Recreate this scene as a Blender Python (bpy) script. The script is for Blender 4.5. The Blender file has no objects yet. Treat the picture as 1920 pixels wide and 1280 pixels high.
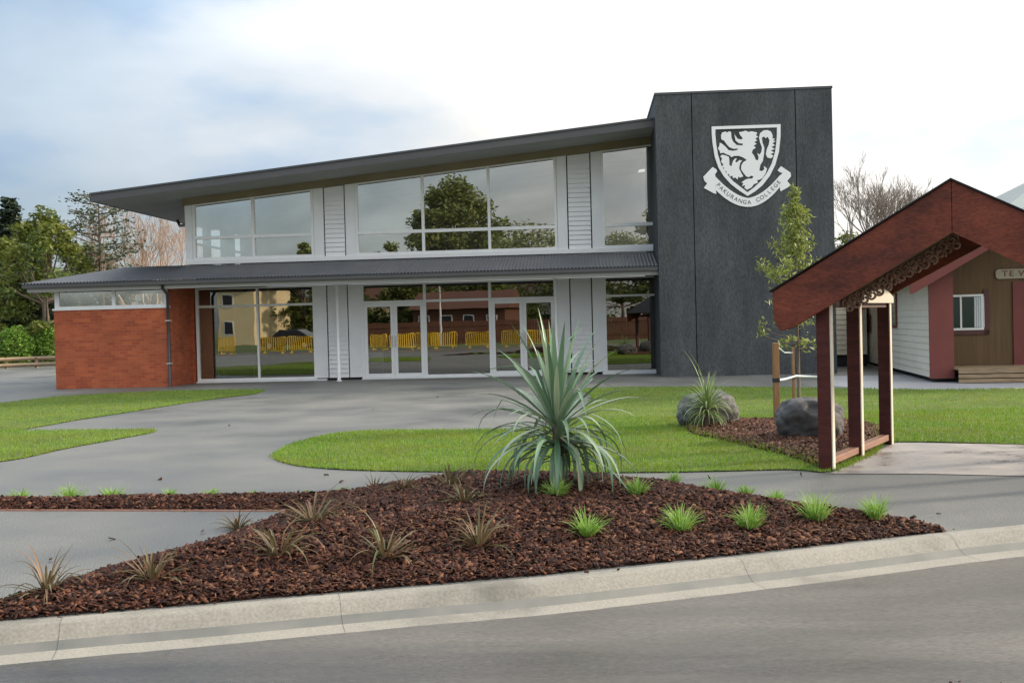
import bpy, bmesh, math, random
import numpy as np
from mathutils import Vector, Matrix, noise
from mathutils.geometry import tessellate_polygon, delaunay_2d_cdt

random.seed(7); NR = np.random.default_rng(7)
SC = bpy.context.scene
COL = SC.collection
R = math.radians

# ------------------------------------------------------------------ camera
F = 2000.0; CAMZ = 1.6; PITCH = math.atan(38/2000); ROLL = -0.0255
cd = bpy.data.cameras.new('camera'); cam = bpy.data.objects.new('camera', cd); COL.objects.link(cam)
cd.sensor_width = 36; cd.lens = 36*F/1920; cd.clip_end = 3000; cd.clip_start = 0.05
CM = Matrix.Rotation(math.pi/2 - PITCH, 4, 'X') @ Matrix.Rotation(ROLL, 4, 'Z')
CM.translation = Vector((0, 0, CAMZ)); cam.matrix_world = CM
SC.camera = cam
CR = CM.to_3x3(); CO = Vector((0, 0, CAMZ))
def ray(px, py):
    d = CR @ Vector(((px-960)/F, -(py-640)/F, -1)); return d/d.y          # per metre of y
def ground(px, py, z=0.0):
    d = ray(px, py); t = (z-CAMZ)/d.z; return CO + d*t
class Frame:
    def __init__(s, ox, oy, deg):                                        # deg: right side turns towards the camera
        a = R(deg); s.a = -a; s.o = Vector((ox, oy, 0))
        s.u = Vector((math.cos(a), -math.sin(a), 0)); s.v = Vector((math.sin(a), math.cos(a), 0))
    def at(s, px, py, v=0.0):                                            # pixel -> (u, z) on the plane at depth v
        d = ray(px, py); t = (v - (CO-s.o).dot(s.v))/d.dot(s.v); p = CO + d*t
        return (p-s.o).dot(s.u), p.z
    def loc(s, p): return (p-s.o).dot(s.u), (p-s.o).dot(s.v), p.z
    def world(s, u, v, z=0): return s.o + s.u*u + s.v*v + Vector((0, 0, z))

# ------------------------------------------------------------------ objects
def tag(o, label=None, cat=None, group=None, kind=None):
    if label: o['label'] = label
    if cat: o['category'] = cat
    if group: o['group'] = group
    if kind: o['kind'] = kind
    return o
def empty(name, loc=(0, 0, 0), rz=0.0, parent=None):
    o = bpy.data.objects.new(name, None); COL.objects.link(o); o.location = loc; o.rotation_euler = (0, 0, rz)
    o.empty_display_size = 0.2
    if parent: o.parent = parent
    return o
def link(name, me, mat, parent=None):
    o = bpy.data.objects.new(name, me); COL.objects.link(o)
    if mat: me.materials.append(mat)
    if parent: o.parent = parent
    return o
class MB:
    def __init__(s): s.v = []; s.f = []
    def add(s, vs, fs):
        n = len(s.v); s.v += [tuple(v) for v in vs]; s.f += [tuple(i+n for i in f) for f in fs]; return s
    def box(s, x0, x1, y0, y1, z0, z1):
        x0, x1 = min(x0, x1), max(x0, x1); y0, y1 = min(y0, y1), max(y0, y1); z0, z1 = min(z0, z1), max(z0, z1)
        return s.add([(x0,y0,z0),(x1,y0,z0),(x1,y1,z0),(x0,y1,z0),(x0,y0,z1),(x1,y0,z1),(x1,y1,z1),(x0,y1,z1)],
              [(0,3,2,1),(4,5,6,7),(0,1,5,4),(1,2,6,5),(2,3,7,6),(3,0,4,7)])
    def prism_v(s, pts, v0, v1):                                         # polygon in (u,z), pushed from y=v0 to y=v1
        n = len(pts)
        area = sum(pts[i][0]*pts[(i+1)%n][1]-pts[(i+1)%n][0]*pts[i][1] for i in range(n))
        if area < 0: pts = pts[::-1]
        tr = tessellate_polygon([[Vector((p[0], p[1], 0)) for p in pts]])
        vs = [(p[0], v0, p[1]) for p in pts] + [(p[0], v1, p[1]) for p in pts]
        fs = []
        for t in tr:
            a, b, c = t
            if (pts[b][0]-pts[a][0])*(pts[c][1]-pts[a][1])-(pts[c][0]-pts[a][0])*(pts[b][1]-pts[a][1]) < 0: a, b, c = a, c, b
            fs += [(a, b, c), (a+n, c+n, b+n)]
        fs += [(i, i+n, (i+1)%n+n, (i+1)%n) for i in range(n)]
        return s.add(vs, fs)
    def prism_z(s, pts, z0, z1):
        n = len(pts)
        area = sum(pts[i][0]*pts[(i+1)%n][1]-pts[(i+1)%n][0]*pts[i][1] for i in range(n))
        if area < 0: pts = pts[::-1]
        vs = [(p[0], p[1], z0) for p in pts] + [(p[0], p[1], z1) for p in pts]
        tr = tessellate_polygon([[Vector((p[0], p[1], 0)) for p in pts]]); fs = []
        for a, b, c in tr:
            if (pts[b][0]-pts[a][0])*(pts[c][1]-pts[a][1])-(pts[c][0]-pts[a][0])*(pts[b][1]-pts[a][1]) < 0: a, b, c = a, c, b
            fs += [(a+n, b+n, c+n), (a, c, b)]
        fs += [(i, (i+1)%n, (i+1)%n+n, i+n) for i in range(n)]
        return s.add(vs, fs)
    def tube(s, pts, rad, n=8, cap=True):
        pts = [Vector(p) for p in pts]
        if not hasattr(rad, '__len__'): rad = [rad]*len(pts)
        base = len(s.v); ref = None
        for i, p in enumerate(pts):
            d = (pts[min(i+1, len(pts)-1)] - pts[max(i-1, 0)])
            if d.length < 1e-9: d = Vector((0, 0, 1))
            d.normalize()
            if ref is None: ref = Vector((1, 0, 0)) if abs(d.x) < .8 else Vector((0, 1, 0))
            a = d.cross(ref); a.normalize(); b = d.cross(a); ref = -b.cross(d) if False else ref
            for k in range(n):
                t = 2*math.pi*k/n; s.v.append(tuple(p + (a*math.cos(t)+b*math.sin(t))*rad[i]))
        for i in range(len(pts)-1):
            for k in range(n):
                q = (k+1) % n; s.f.append((base+i*n+k, base+i*n+q, base+(i+1)*n+q, base+(i+1)*n+k))
        if cap:
            s.f.append(tuple(base+k for k in range(n))); e = base+(len(pts)-1)*n
            s.f.append(tuple(e+n-1-k for k in range(n)))
        return s
    def build(s, name, mat, parent=None, smooth=False, bevel=0):
        me = bpy.data.meshes.new(name); me.from_pydata(s.v, [], s.f); me.update()
        if smooth: me.shade_smooth()
        o = link(name, me, mat, parent)
        if bevel:
            m = o.modifiers.new('bevel', 'BEVEL'); m.width = bevel; m.segments = 2; m.limit_method = 'ANGLE'
        return o
def np_mesh(name, V, Fc, mat, parent=None, smooth=False):                 # V (n,3), Fc (m,k)
    V = np.asarray(V, np.float32); Fc = np.asarray(Fc, np.int32); k = Fc.shape[1]
    me = bpy.data.meshes.new(name); me.vertices.add(len(V)); me.vertices.foreach_set('co', V.ravel())
    me.loops.add(Fc.size); me.loops.foreach_set('vertex_index', Fc.ravel())
    me.polygons.add(len(Fc)); me.polygons.foreach_set('loop_start', np.arange(0, Fc.size, k, dtype=np.int32))
    me.update(calc_edges=True); me.validate()
    if smooth: me.shade_smooth()
    return link(name, me, mat, parent)

# ------------------------------------------------------------------ materials
def newmat(name):
    m = bpy.data.materials.new(name); m.use_nodes = True; nt = m.node_tree
    return m, nt, nt.nodes['Principled BSDF']
def N(nt, t, **kw):
    n = nt.nodes.new(t)
    for k, v in kw.items():
        if k in n.inputs: n.inputs[k].default_value = v
        else: setattr(n, k, v)
    return n
def L(nt, a, b): nt.links.new(a, b)
def ramp(nt, fac, stops):
    r = nt.nodes.new('ShaderNodeValToRGB'); e = r.color_ramp.elements
    e[0].position, e[0].color = stops[0][0], (*stops[0][1], 1); e[1].position, e[1].color = stops[-1][0], (*stops[-1][1], 1)
    for p, c in stops[1:-1]:
        q = e.new(p); q.color = (*c, 1)
    L(nt, fac, r.inputs[0]); return r.outputs[0]
def surf(name, c0, c1, scale=4.0, rough=.7, bump=.0, bscale=60.0, detail=6, stretch=(1,1,1), spec=.5, fine=None, coat=0, mid=None, r2=None):
    m, nt, b = newmat(name)
    tc = N(nt, 'ShaderNodeTexCoord'); mp = N(nt, 'ShaderNodeMapping'); mp.inputs['Scale'].default_value = stretch
    L(nt, tc.outputs['Object'], mp.inputs[0])
    n1 = N(nt, 'ShaderNodeTexNoise'); n1.inputs['Scale'].default_value = scale; n1.inputs['Detail'].default_value = detail; n1.inputs['Roughness'].default_value = .6
    L(nt, mp.outputs[0], n1.inputs['Vector'])
    st = [(.3, c0), (.7, c1)] if mid is None else [(.3, c0), (.5, mid), (.7, c1)]
    col = ramp(nt, n1.outputs[0], st)
    n2 = N(nt, 'ShaderNodeTexNoise'); n2.inputs['Scale'].default_value = bscale; n2.inputs['Detail'].default_value = 3
    L(nt, mp.outputs[0], n2.inputs['Vector'])
    if fine:
        mx = N(nt, 'ShaderNodeMix', data_type='RGBA', blend_type='MULTIPLY'); mx.inputs[0].default_value = 1
        fr = ramp(nt, n2.outputs[0], [(.3, (1-fine,)*3), (.7, (1+fine*.0+fine,)*3)])
        L(nt, col, mx.inputs[6]); L(nt, fr, mx.inputs[7]); col = mx.outputs[2]
    L(nt, col, b.inputs['Base Color']); b.inputs['Roughness'].default_value = rough
    b.inputs['Specular IOR Level'].default_value = spec
    if r2 is not None:
        rr = N(nt, 'ShaderNodeMapRange'); rr.inputs[1].default_value = .35; rr.inputs[2].default_value = .65; rr.inputs[3].default_value = rough; rr.inputs[4].default_value = r2
        L(nt, n1.outputs[0], rr.inputs[0]); L(nt, rr.outputs[0], b.inputs['Roughness'])
    if coat: b.inputs['Coat Weight'].default_value = coat
    if bump:
        bp = N(nt, 'ShaderNodeBump'); bp.inputs['Strength'].default_value = 1; bp.inputs['Distance'].default_value = bump
        L(nt, n2.outputs[0], bp.inputs['Height']); L(nt, bp.outputs[0], b.inputs['Normal'])
    return m
def leafmat(name, cols, rough=.5, trans=.3, nscale=1.2, patch=None):
    m, nt, b = newmat(name)
    g = N(nt, 'ShaderNodeNewGeometry')
    col = ramp(nt, g.outputs['Random Per Island'], [(i/(len(cols)-1), c) for i, c in enumerate(cols)])
    if patch:
        tc = N(nt, 'ShaderNodeTexCoord'); n1 = N(nt, 'ShaderNodeTexNoise'); n1.inputs['Scale'].default_value = nscale; n1.inputs['Detail'].default_value = 3
        L(nt, tc.outputs['Object'], n1.inputs['Vector'])
        mx = N(nt, 'ShaderNodeMix', data_type='RGBA'); mr = N(nt, 'ShaderNodeMapRange'); mr.inputs[1].default_value = .42; mr.inputs[2].default_value = .62; mr.inputs[4].default_value = .75
        L(nt, n1.outputs[0], mr.inputs[0]); L(nt, mr.outputs[0], mx.inputs[0]); L(nt, col, mx.inputs[6]); mx.inputs[7].default_value = (*patch, 1); col = mx.outputs[2]
    L(nt, col, b.inputs['Base Color']); b.inputs['Roughness'].default_value = rough
    if not trans: b.inputs['Specular IOR Level'].default_value = .2
    if trans:
        tr = N(nt, 'ShaderNodeBsdfTranslucent'); L(nt, col, tr.inputs[0])
        ms = N(nt, 'ShaderNodeMixShader'); ms.inputs[0].default_value = trans
        L(nt, b.outputs[0], ms.inputs[1]); L(nt, tr.outputs[0], ms.inputs[2]); L(nt, ms.outputs[0], nt.nodes['Material Output'].inputs[0])
    return m
def glassmat(name, refl, tint, wav=.0006, ws=1.3):
    m, nt, b = newmat(name); nt.nodes.remove(b)
    gl = N(nt, 'ShaderNodeBsdfGlossy'); gl.inputs['Roughness'].default_value = 0.0; gl.inputs['Color'].default_value = (1, .98, .93, 1)
    tr = N(nt, 'ShaderNodeBsdfTransparent'); tr.inputs[0].default_value = (*tint, 1)
    fr = N(nt, 'ShaderNodeFresnel'); fr.inputs[0].default_value = 1.5
    ad = N(nt, 'ShaderNodeMath', operation='ADD'); ad.use_clamp = True; ad.inputs[1].default_value = refl; L(nt, fr.outputs[0], ad.inputs[0])
    ms = N(nt, 'ShaderNodeMixShader'); L(nt, ad.outputs[0], ms.inputs[0]); L(nt, tr.outputs[0], ms.inputs[1]); L(nt, gl.outputs[0], ms.inputs[2])
    tc = N(nt, 'ShaderNodeTexCoord'); n1 = N(nt, 'ShaderNodeTexNoise'); n1.inputs['Scale'].default_value = ws; n1.inputs['Detail'].default_value = 1
    L(nt, tc.outputs['Object'], n1.inputs['Vector'])
    bp = N(nt, 'ShaderNodeBump'); bp.inputs['Distance'].default_value = wav; L(nt, n1.outputs[0], bp.inputs['Height']); L(nt, bp.outputs[0], gl.inputs['Normal'])
    L(nt, ms.outputs[0], nt.nodes['Material Output'].inputs[0]); return m
def brickmat(name, c1, c2, mortar):
    m, nt, b = newmat(name)
    tc = N(nt, 'ShaderNodeTexCoord'); sx = N(nt, 'ShaderNodeSeparateXYZ'); cx = N(nt, 'ShaderNodeCombineXYZ'); ad = N(nt, 'ShaderNodeMath', operation='ADD')
    L(nt, tc.outputs['Object'], sx.inputs[0]); L(nt, sx.outputs[0], ad.inputs[0]); L(nt, sx.outputs[1], ad.inputs[1]); L(nt, ad.outputs[0], cx.inputs[0]); L(nt, sx.outputs[2], cx.inputs[1])
    br = N(nt, 'ShaderNodeTexBrick'); br.inputs['Scale'].default_value = 1; br.inputs['Brick Width'].default_value = .24; br.inputs['Row Height'].default_value = .086
    br.inputs['Mortar Size'].default_value = .006; br.inputs['Color1'].default_value = (*c1, 1); br.inputs['Color2'].default_value = (*c2, 1); br.inputs['Mortar'].default_value = (*mortar, 1); br.inputs['Mortar Smooth'].default_value = .3
    L(nt, cx.outputs[0], br.inputs['Vector'])
    n1 = N(nt, 'ShaderNodeTexNoise'); n1.inputs['Scale'].default_value = 1.6; n1.inputs['Detail'].default_value = 5; L(nt, tc.outputs['Object'], n1.inputs['Vector'])
    mx = N(nt, 'ShaderNodeMix', data_type='RGBA', blend_type='MULTIPLY'); mx.inputs[0].default_value = 1
    L(nt, br.outputs[0], mx.inputs[6]); L(nt, ramp(nt, n1.outputs[0], [(.3, (.8, .78, .8)), (.7, (1.15, 1.1, 1.05))]), mx.inputs[7])
    L(nt, mx.outputs[2], b.inputs['Base Color']); b.inputs['Roughness'].default_value = .8
    bp = N(nt, 'ShaderNodeBump'); bp.inputs['Distance'].default_value = .004; bp.invert = True; L(nt, br.outputs['Fac'], bp.inputs['Height']); L(nt, bp.outputs[0], b.inputs['Normal'])
    return m

M = {}
M['asphalt'] = surf('asphalt path', (.085,.088,.086), (.180,.175,.158), .45, .40, .003, 95, 10, fine=.62, r2=.75)
M['road'] = surf('wet road', (.036,.034,.032), (.150,.134,.112), .6, .22, .003, 95, 10, (.30,1.8,1), fine=.42, r2=.62)
M['concrete'] = surf('kerb concrete', (.15,.14,.115), (.31,.28,.235), 1.3, .85, .0012, 60, 12, fine=.16, mid=(.27,.25,.21))
M['gutterwet'] = surf('wet channel', (.12,.12,.105), (.19,.18,.155), 3, .5, .001, 90)
M['pad'] = surf('wet concrete pad', (.13,.11,.095), (.50,.45,.41), 1.6, .14, .002, 80, 8, (1,1.6,1), r2=.75, fine=.08)
M['soil'] = surf('dark soil', (.018,.010,.008), (.04,.022,.016), 6, .95, .01, 60)
M['lawn'] = surf('lawn base', (.055,.085,.012), (.125,.165,.018), 1.1, .95, .01, 90, 5, fine=.3)
M['farfield'] = surf('far grass', (.05,.085,.02), (.10,.12,.035), .05, .95, .0, 3)
M['white'] = surf('white joinery', (.76,.77,.79), (.82,.83,.84), 2, .4)
M['board'] = surf('painted weatherboard', (.74,.75,.78), (.82,.83,.85), 1.5, .55)
M['cream'] = surf('cream weatherboard', (.78,.71,.57), (.86,.79,.66), 1.5, .6)
M['tower'] = surf('dark plaster', (.044,.050,.054), (.088,.094,.100), 1.1, .8, .008, 28, 12, (1.6,1.6,.45), fine=.34)
M['roofdark'] = surf('dark roofing', (.06,.066,.078), (.085,.09,.105), 1.5, .45)
M['fascia'] = surf('dark fascia', (.075,.075,.08), (.10,.10,.105), 1.0, .5, stretch=(.4,1,3))
M['soffit'] = surf('soffit board', (.32,.32,.31), (.40,.40,.385), .7, .7, stretch=(.3,2,1))
M['beam'] = surf('soffit beam', (.20,.165,.10), (.26,.215,.135), 1, .7)
M['brick'] = brickmat('orange brick', (.46,.115,.042), (.33,.070,.028), (.33,.16,.10))
M['pipe'] = surf('brown pipe', (.04,.035,.035), (.06,.05,.05), 3, .4)
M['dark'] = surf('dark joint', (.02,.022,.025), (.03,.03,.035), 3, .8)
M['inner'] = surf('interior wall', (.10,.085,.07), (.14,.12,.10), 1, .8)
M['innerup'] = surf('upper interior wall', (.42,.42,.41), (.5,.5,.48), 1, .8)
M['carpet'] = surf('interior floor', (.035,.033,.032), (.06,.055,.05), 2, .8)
M['ply'] = surf('plywood', (.55,.38,.24), (.66,.47,.31), 2, .6, stretch=(6,6,.6))
M['tbl'] = surf('table top', (.60,.66,.68), (.68,.74,.76), 2, .5)
M['glass'] = glassmat('reflective glass', .22, (.5,.5,.48))
M['glassup'] = glassmat('upper reflective glass', .45, (.8,.82,.82))
M['metal'] = surf('pale metal', (.5,.5,.5), (.6,.6,.6), 3, .35)
M['maroon'] = surf('stained red timber', (.058,.014,.012), (.115,.028,.020), 2.2, .6, .003, 30, 7, (.7,1,5), fine=.2, mid=(.08,.019,.015), spec=.3)
M['barge'] = surf('red barge board', (.075,.022,.015), (.23,.058,.030), 1.6, .6, .003, 24, 9, (1,1,2.2), fine=.25, mid=(.17,.042,.024), spec=.3)
M['postlit'] = surf('pale sunlit timber', (.62,.53,.42), (.74,.66,.55), 3, .5)  # pale tone paints in sunlight on the inner post sides and arch
M['oldred'] = surf('house maroon paint', (.145,.034,.030), (.20,.048,.040), 1.5, .6, .001, 30)
M['sill'] = surf('brown sill timber', (.20,.085,.05), (.30,.14,.085), 3, .6, stretch=(5,1,5))
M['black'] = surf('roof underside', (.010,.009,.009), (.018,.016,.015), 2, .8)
M['carve'] = surf('carved timber', (.16,.085,.055), (.34,.22,.16), 14, .6, .004, 40)
M['olive'] = surf('olive board', (.095,.052,.020), (.145,.082,.032), 2.0, .6, .001, 20, stretch=(8,8,.5))
M['deck'] = surf('deck timber', (.22,.15,.09), (.36,.26,.16), 3, .7, stretch=(1,6,6))
M['stake'] = surf('pine stake', (.24,.12,.045), (.36,.20,.09), 4, .7, stretch=(6,6,1))
M['rock'] = surf('grey boulder', (.075,.072,.070), (.26,.245,.22), 3.4, .8, .02, 9, 10, fine=.3, mid=(.13,.125,.12))
M['rockdark'] = surf('dark boulder', (.050,.047,.049), (.12,.112,.108), 3.0, .75, .012, 11, 10, fine=.2)
M['greyroof'] = surf('pale grey roof', (.22,.25,.24), (.28,.31,.30), 1, .6)
M['bark'] = surf('tree bark', (.10,.075,.055), (.19,.145,.11), 5, .9, .01, 20)
M['barepink'] = surf('pale bare twigs', (.46,.34,.26), (.62,.48,.38), 1, .9)
M['baregrey'] = surf('grey bare twigs', (.20,.165,.14), (.30,.26,.22), 1, .9)
M['cord'] = leafmat('cordyline leaves', [(.10,.19,.11), (.17,.28,.17), (.25,.36,.22), (.42,.48,.33), (.12,.22,.13), (.16,.26,.16)], .36, .15)
M['cord2'] = leafmat('yellow green strap leaves', [(.13,.20,.06), (.24,.33,.11), (.35,.42,.20)], .4, .25)
M['tuft'] = leafmat('fresh green grass tuft', [(.14,.28,.03), (.24,.42,.06), (.34,.52,.12), (.40,.52,.22)], .5, .35)
M['flax'] = leafmat('bronze flax leaves', [(.09,.075,.03), (.17,.13,.055), (.26,.15,.09), (.12,.14,.045), (.32,.22,.15)], .5, .25)
M['blades'] = leafmat('grass blades', [(.08,.20,.008), (.14,.29,.015), (.21,.37,.024), (.28,.37,.05)], .6, .35, .9, (.22,.27,.02))
M['chips'] = leafmat('bark chips', [(.010,.005,.004), (.020,.008,.006), (.040,.013,.009), (.075,.025,.014), (.024,.009,.007), (.125,.044,.022), (.014,.007,.005), (.22,.10,.055), (.030,.014,.011)], .7, 0)
M['chips2'] = leafmat('dry bark chips', [(.03,.012,.009), (.08,.03,.018), (.14,.058,.03), (.05,.02,.014), (.24,.13,.07)], .65, 0)
M['mulchmat'] = surf('mulch under chips', (.012,.007,.006), (.045,.018,.013), 22, .9, .02, 40, 6)
M['edge'] = surf('timber edging', (.30,.14,.10), (.42,.22,.16), 3, .8)
M['leafdark'] = leafmat('dark conifer needles', [(.012,.026,.016), (.025,.045,.022), (.04,.06,.028)], .6, .15)
M['leafmid'] = leafmat('mid green leaves', [(.035,.065,.012), (.075,.12,.022), (.15,.19,.035), (.05,.09,.018)], .55, .35, .35, (.22,.23,.03))
M['leafbright'] = leafmat('bright green leaves', [(.08,.18,.015), (.15,.28,.03), (.22,.36,.05)], .55, .3)
M['leafpine'] = leafmat('sparse pine needles', [(.03,.045,.025), (.06,.08,.035), (.09,.11,.045)], .6, .2)
M['sapleaf'] = leafmat('yellow green young leaves', [(.13,.18,.03), (.25,.30,.06), (.38,.42,.12)], .5, .35)
M['olivetree'] = leafmat('olive tree leaves', [(.06,.085,.014), (.11,.14,.024), (.17,.18,.04)], .6, .25)
M['yellow'] = surf('yellow plastic', (.75,.48,.02), (.85,.56,.03), 2, .45)
M['creamhouse'] = surf('pale render', (.74,.60,.36), (.82,.68,.42), 1, .8)
M['car'] = surf('dark car paint', (.03,.035,.045), (.04,.045,.055), 1, .25, coat=.5)
M['tyre'] = surf('rubber', (.02,.02,.02), (.03,.03,.03), 4, .9)
M['fencebrown'] = surf('red brown fence', (.085,.035,.022), (.14,.055,.03), 1, .8, stretch=(6,6,.5))
M['letter'] = surf('dark lettering', (.10,.10,.11), (.12,.12,.13), 3, .6)
M['crest'] = surf('white crest', (.90,.90,.90), (.94,.94,.94), 3, .5)
M['orange'] = surf('orange fabric', (.8,.15,.03), (.9,.2,.04), 3, .7)

# ------------------------------------------------------------------ light
w = bpy.data.worlds.new('World'); SC.world = w; w.use_nodes = True; nt = w.node_tree
bg = nt.nodes['Background']; bg.inputs[1].default_value = .1
sky = N(nt, 'ShaderNodeTexSky', sky_type='NISHITA'); sky.sun_disc = False
SUN_EL, SUN_AZ = 19.0, math.degrees(math.atan2(.95, .27))
sky.sun_elevation = R(SUN_EL); sky.sun_rotation = R(SUN_AZ); sky.dust_density = 2; sky.air_density = 1
tc = N(nt, 'ShaderNodeTexCoord'); mp = N(nt, 'ShaderNodeMapping'); mp.inputs['Scale'].default_value = (1, 1, 2.6); L(nt, tc.outputs['Generated'], mp.inputs[0])
n1 = N(nt, 'ShaderNodeTexNoise'); n1.inputs['Scale'].default_value = 2.1; n1.inputs['Detail'].default_value = 6; n1.inputs['Roughness'].default_value = .5; n1.inputs['Distortion'].default_value = .4
L(nt, mp.outputs[0], n1.inputs['Vector'])
n2 = N(nt, 'ShaderNodeTexNoise'); n2.inputs['Scale'].default_value = 4.5; n2.inputs['Detail'].default_value = 5; L(nt, mp.outputs[0], n2.inputs['Vector'])
sx = N(nt, 'ShaderNodeSeparateXYZ'); L(nt, tc.outputs['Generated'], sx.inputs[0])
# cloud cover opens up towards the left (west) of the view
cov = N(nt, 'ShaderNodeMath', operation='MULTIPLY_ADD'); cov.inputs[1].default_value = .55; L(nt, sx.outputs[0], cov.inputs[0]); L(nt, n1.outputs[0], cov.inputs[2])
mr = N(nt, 'ShaderNodeMapRange'); mr.inputs[1].default_value = .22; mr.inputs[2].default_value = .56; mr.inputs[3].default_value = .55; mr.inputs[4].default_value = 1.0; L(nt, cov.outputs[0], mr.inputs[0])
cloud = ramp(nt, n2.outputs[0], [(.34, (.70,.79,.88)), (.50, (.96,.95,.925)), (.66, (1.08,1.04,.975))])
# overcast: brighter towards the zenith and towards the sun side
up = N(nt, 'ShaderNodeMath', operation='MULTIPLY_ADD'); up.inputs[1].default_value = 13.0; up.inputs[2].default_value = 4.7; L(nt, sx.outputs[2], up.inputs[0])
ea = N(nt, 'ShaderNodeMath', operation='MULTIPLY_ADD'); ea.inputs[1].default_value = 3.4; L(nt, sx.outputs[0], ea.inputs[0]); L(nt, up.outputs[0], ea.inputs[2])
cm = N(nt, 'ShaderNodeVectorMath', operation='SCALE'); L(nt, cloud, cm.inputs[0]); L(nt, ea.outputs[0], cm.inputs[3])
lf = N(nt, 'ShaderNodeMath', operation='MULTIPLY_ADD'); lf.inputs[1].default_value = .22; L(nt, n1.outputs[0], lf.inputs[0]); L(nt, sx.outputs[0], lf.inputs[2])
tint = ramp(nt, N(nt, 'ShaderNodeMapRange').outputs[0], [(0, (.70,.875,1.10)), (1, (1,1,1))]); tm = tint.node.inputs[0].links[0].from_node
tm.inputs[1].default_value = -.34; tm.inputs[2].default_value = .10; L(nt, lf.outputs[0], tm.inputs[0])
n3 = N(nt, 'ShaderNodeTexNoise'); n3.inputs['Scale'].default_value = 5.5; n3.inputs['Detail'].default_value = 7; n3.inputs['Distortion'].default_value = .8; n3.inputs['Roughness'].default_value = .55; L(nt, mp.outputs[0], n3.inputs['Vector'])
bk = ramp(nt, n3.outputs[0], [(.36, (.62,.63,.64)), (.5, (.95,.93,.90)), (.64, (1.35,1.33,1.28))])
bm_ = N(nt, 'ShaderNodeMapRange'); bm_.inputs[1].default_value = .05; bm_.inputs[2].default_value = -.35; L(nt, sx.outputs[1], bm_.inputs[0])
cmb = N(nt, 'ShaderNodeMix', data_type='RGBA', blend_type='MULTIPLY'); L(nt, bm_.outputs[0], cmb.inputs[0]); L(nt, cm.outputs[0], cmb.inputs[6]); L(nt, bk, cmb.inputs[7])
cm2 = N(nt, 'ShaderNodeMix', data_type='RGBA', blend_type='MULTIPLY'); cm2.inputs[0].default_value = 1; L(nt, cmb.outputs[2], cm2.inputs[6]); L(nt, tint, cm2.inputs[7])
mx = N(nt, 'ShaderNodeMix', data_type='RGBA'); L(nt, mr.outputs[0], mx.inputs[0]); L(nt, sky.outputs[0], mx.inputs[6]); L(nt, cm2.outputs[2], mx.inputs[7])
L(nt, mx.outputs[2], bg.inputs[0])
sl = bpy.data.lights.new('sun', 'SUN'); sl.energy = 3.3; sl.angle = R(5); sl.color = (1.0, .86, .68)
so = bpy.data.objects.new('sun', sl); COL.objects.link(so)
sd = Vector((math.sin(R(SUN_AZ))*math.cos(R(SUN_EL)), math.cos(R(SUN_AZ))*math.cos(R(SUN_EL)), math.sin(R(SUN_EL))))
so.rotation_euler = sd.to_track_quat('Z', 'Y').to_euler(); so.location = sd*60
SC.view_settings.view_transform = 'Standard'; SC.view_settings.look = 'None'; SC.view_settings.exposure = 0.62; SC.view_settings.gamma = 1

# ------------------------------------------------------------------ ground
def gp2(l, z=0.0): return [tuple(ground(x, y, z)[:2]) for x, y in l]
def smooth_poly(pts, n=6, closed=True):
    out = []; m = len(pts)
    rng = range(m) if closed else range(m-1)
    for i in rng:
        p0, p1, p2, p3 = (pts[(i-1) % m], pts[i], pts[(i+1) % m], pts[(i+2) % m]) if closed else (pts[max(i-1,0)], pts[i], pts[i+1], pts[min(i+2,m-1)])
        for k in range(n):
            t = k/n
            out.append(tuple(.5*((2*p1[j])+(-p0[j]+p2[j])*t+(2*p0[j]-5*p1[j]+4*p2[j]-p3[j])*t*t+(-p0[j]+3*p1[j]-3*p2[j]+p3[j])*t**3) for j in range(2)))
    if not closed: out.append(pts[-1])
    return out
def sheet(name, pts, z, mat, parent=None):
    tr = tessellate_polygon([[Vector((p[0], p[1], 0)) for p in pts]]); fs = []
    for a, b, c in tr:
        if (pts[b][0]-pts[a][0])*(pts[c][1]-pts[a][1])-(pts[c][0]-pts[a][0])*(pts[b][1]-pts[a][1]) < 0: a, b, c = a, c, b
        fs.append((a, b, c))
    mb = MB(); mb.add([(p[0], p[1], z) for p in pts], fs); return mb.build(name, mat, parent)
def in_poly(P, poly):
    x, y = P[:, 0], P[:, 1]; c = np.zeros(len(P), bool); n = len(poly)
    for i in range(n):
        x0, y0 = poly[i]; x1, y1 = poly[(i+1) % n]
        k = ((y0 > y) != (y1 > y)); xx = (x1-x0)*(y-y0)/((y1-y0) if y1 != y0 else 1e-9)+x0
        c ^= k & (x < xx)
    return c
def edge_dist(P, poly):
    d = np.full(len(P), 1e9); n = len(poly); A = np.array(poly)
    for i in range(n):
        a = A[i]; b = A[(i+1) % n]; ab = b-a; L2 = (ab**2).sum()+1e-12
        t = np.clip(((P-a)@ab)/L2, 0, 1); q = a+t[:, None]*ab; d = np.minimum(d, np.sqrt(((P-q)**2).sum(1)))
    return d
def scatter(poly, dens):
    A = np.array(poly); lo, hi = A.min(0), A.max(0); n = int((hi-lo).prod()*dens)
    P = NR.uniform(lo, hi, (n, 2)); return P[in_poly(P, poly)]

kerb_px = [(0,1167),(350,1138),(720,1106),(1000,1083),(1250,1057),(1500,1030),(1762,999),(1920,983)]
kerb = [(-200,-2),(-60,.2),(-20,2.4),(-8,4.55)] + gp2(kerb_px) + [(4.9,8.24),(6.5,8.72),(10,9.6),(20,11),(60,12),(200,12.5)]
kerbs = smooth_poly(kerb, 8, False)
path_poly = kerbs + [(900,12.5),(900,900),(-900,900),(-900,-2)]
tag(sheet('path', path_poly, 0.0, M['asphalt']), kind='structure')
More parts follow.
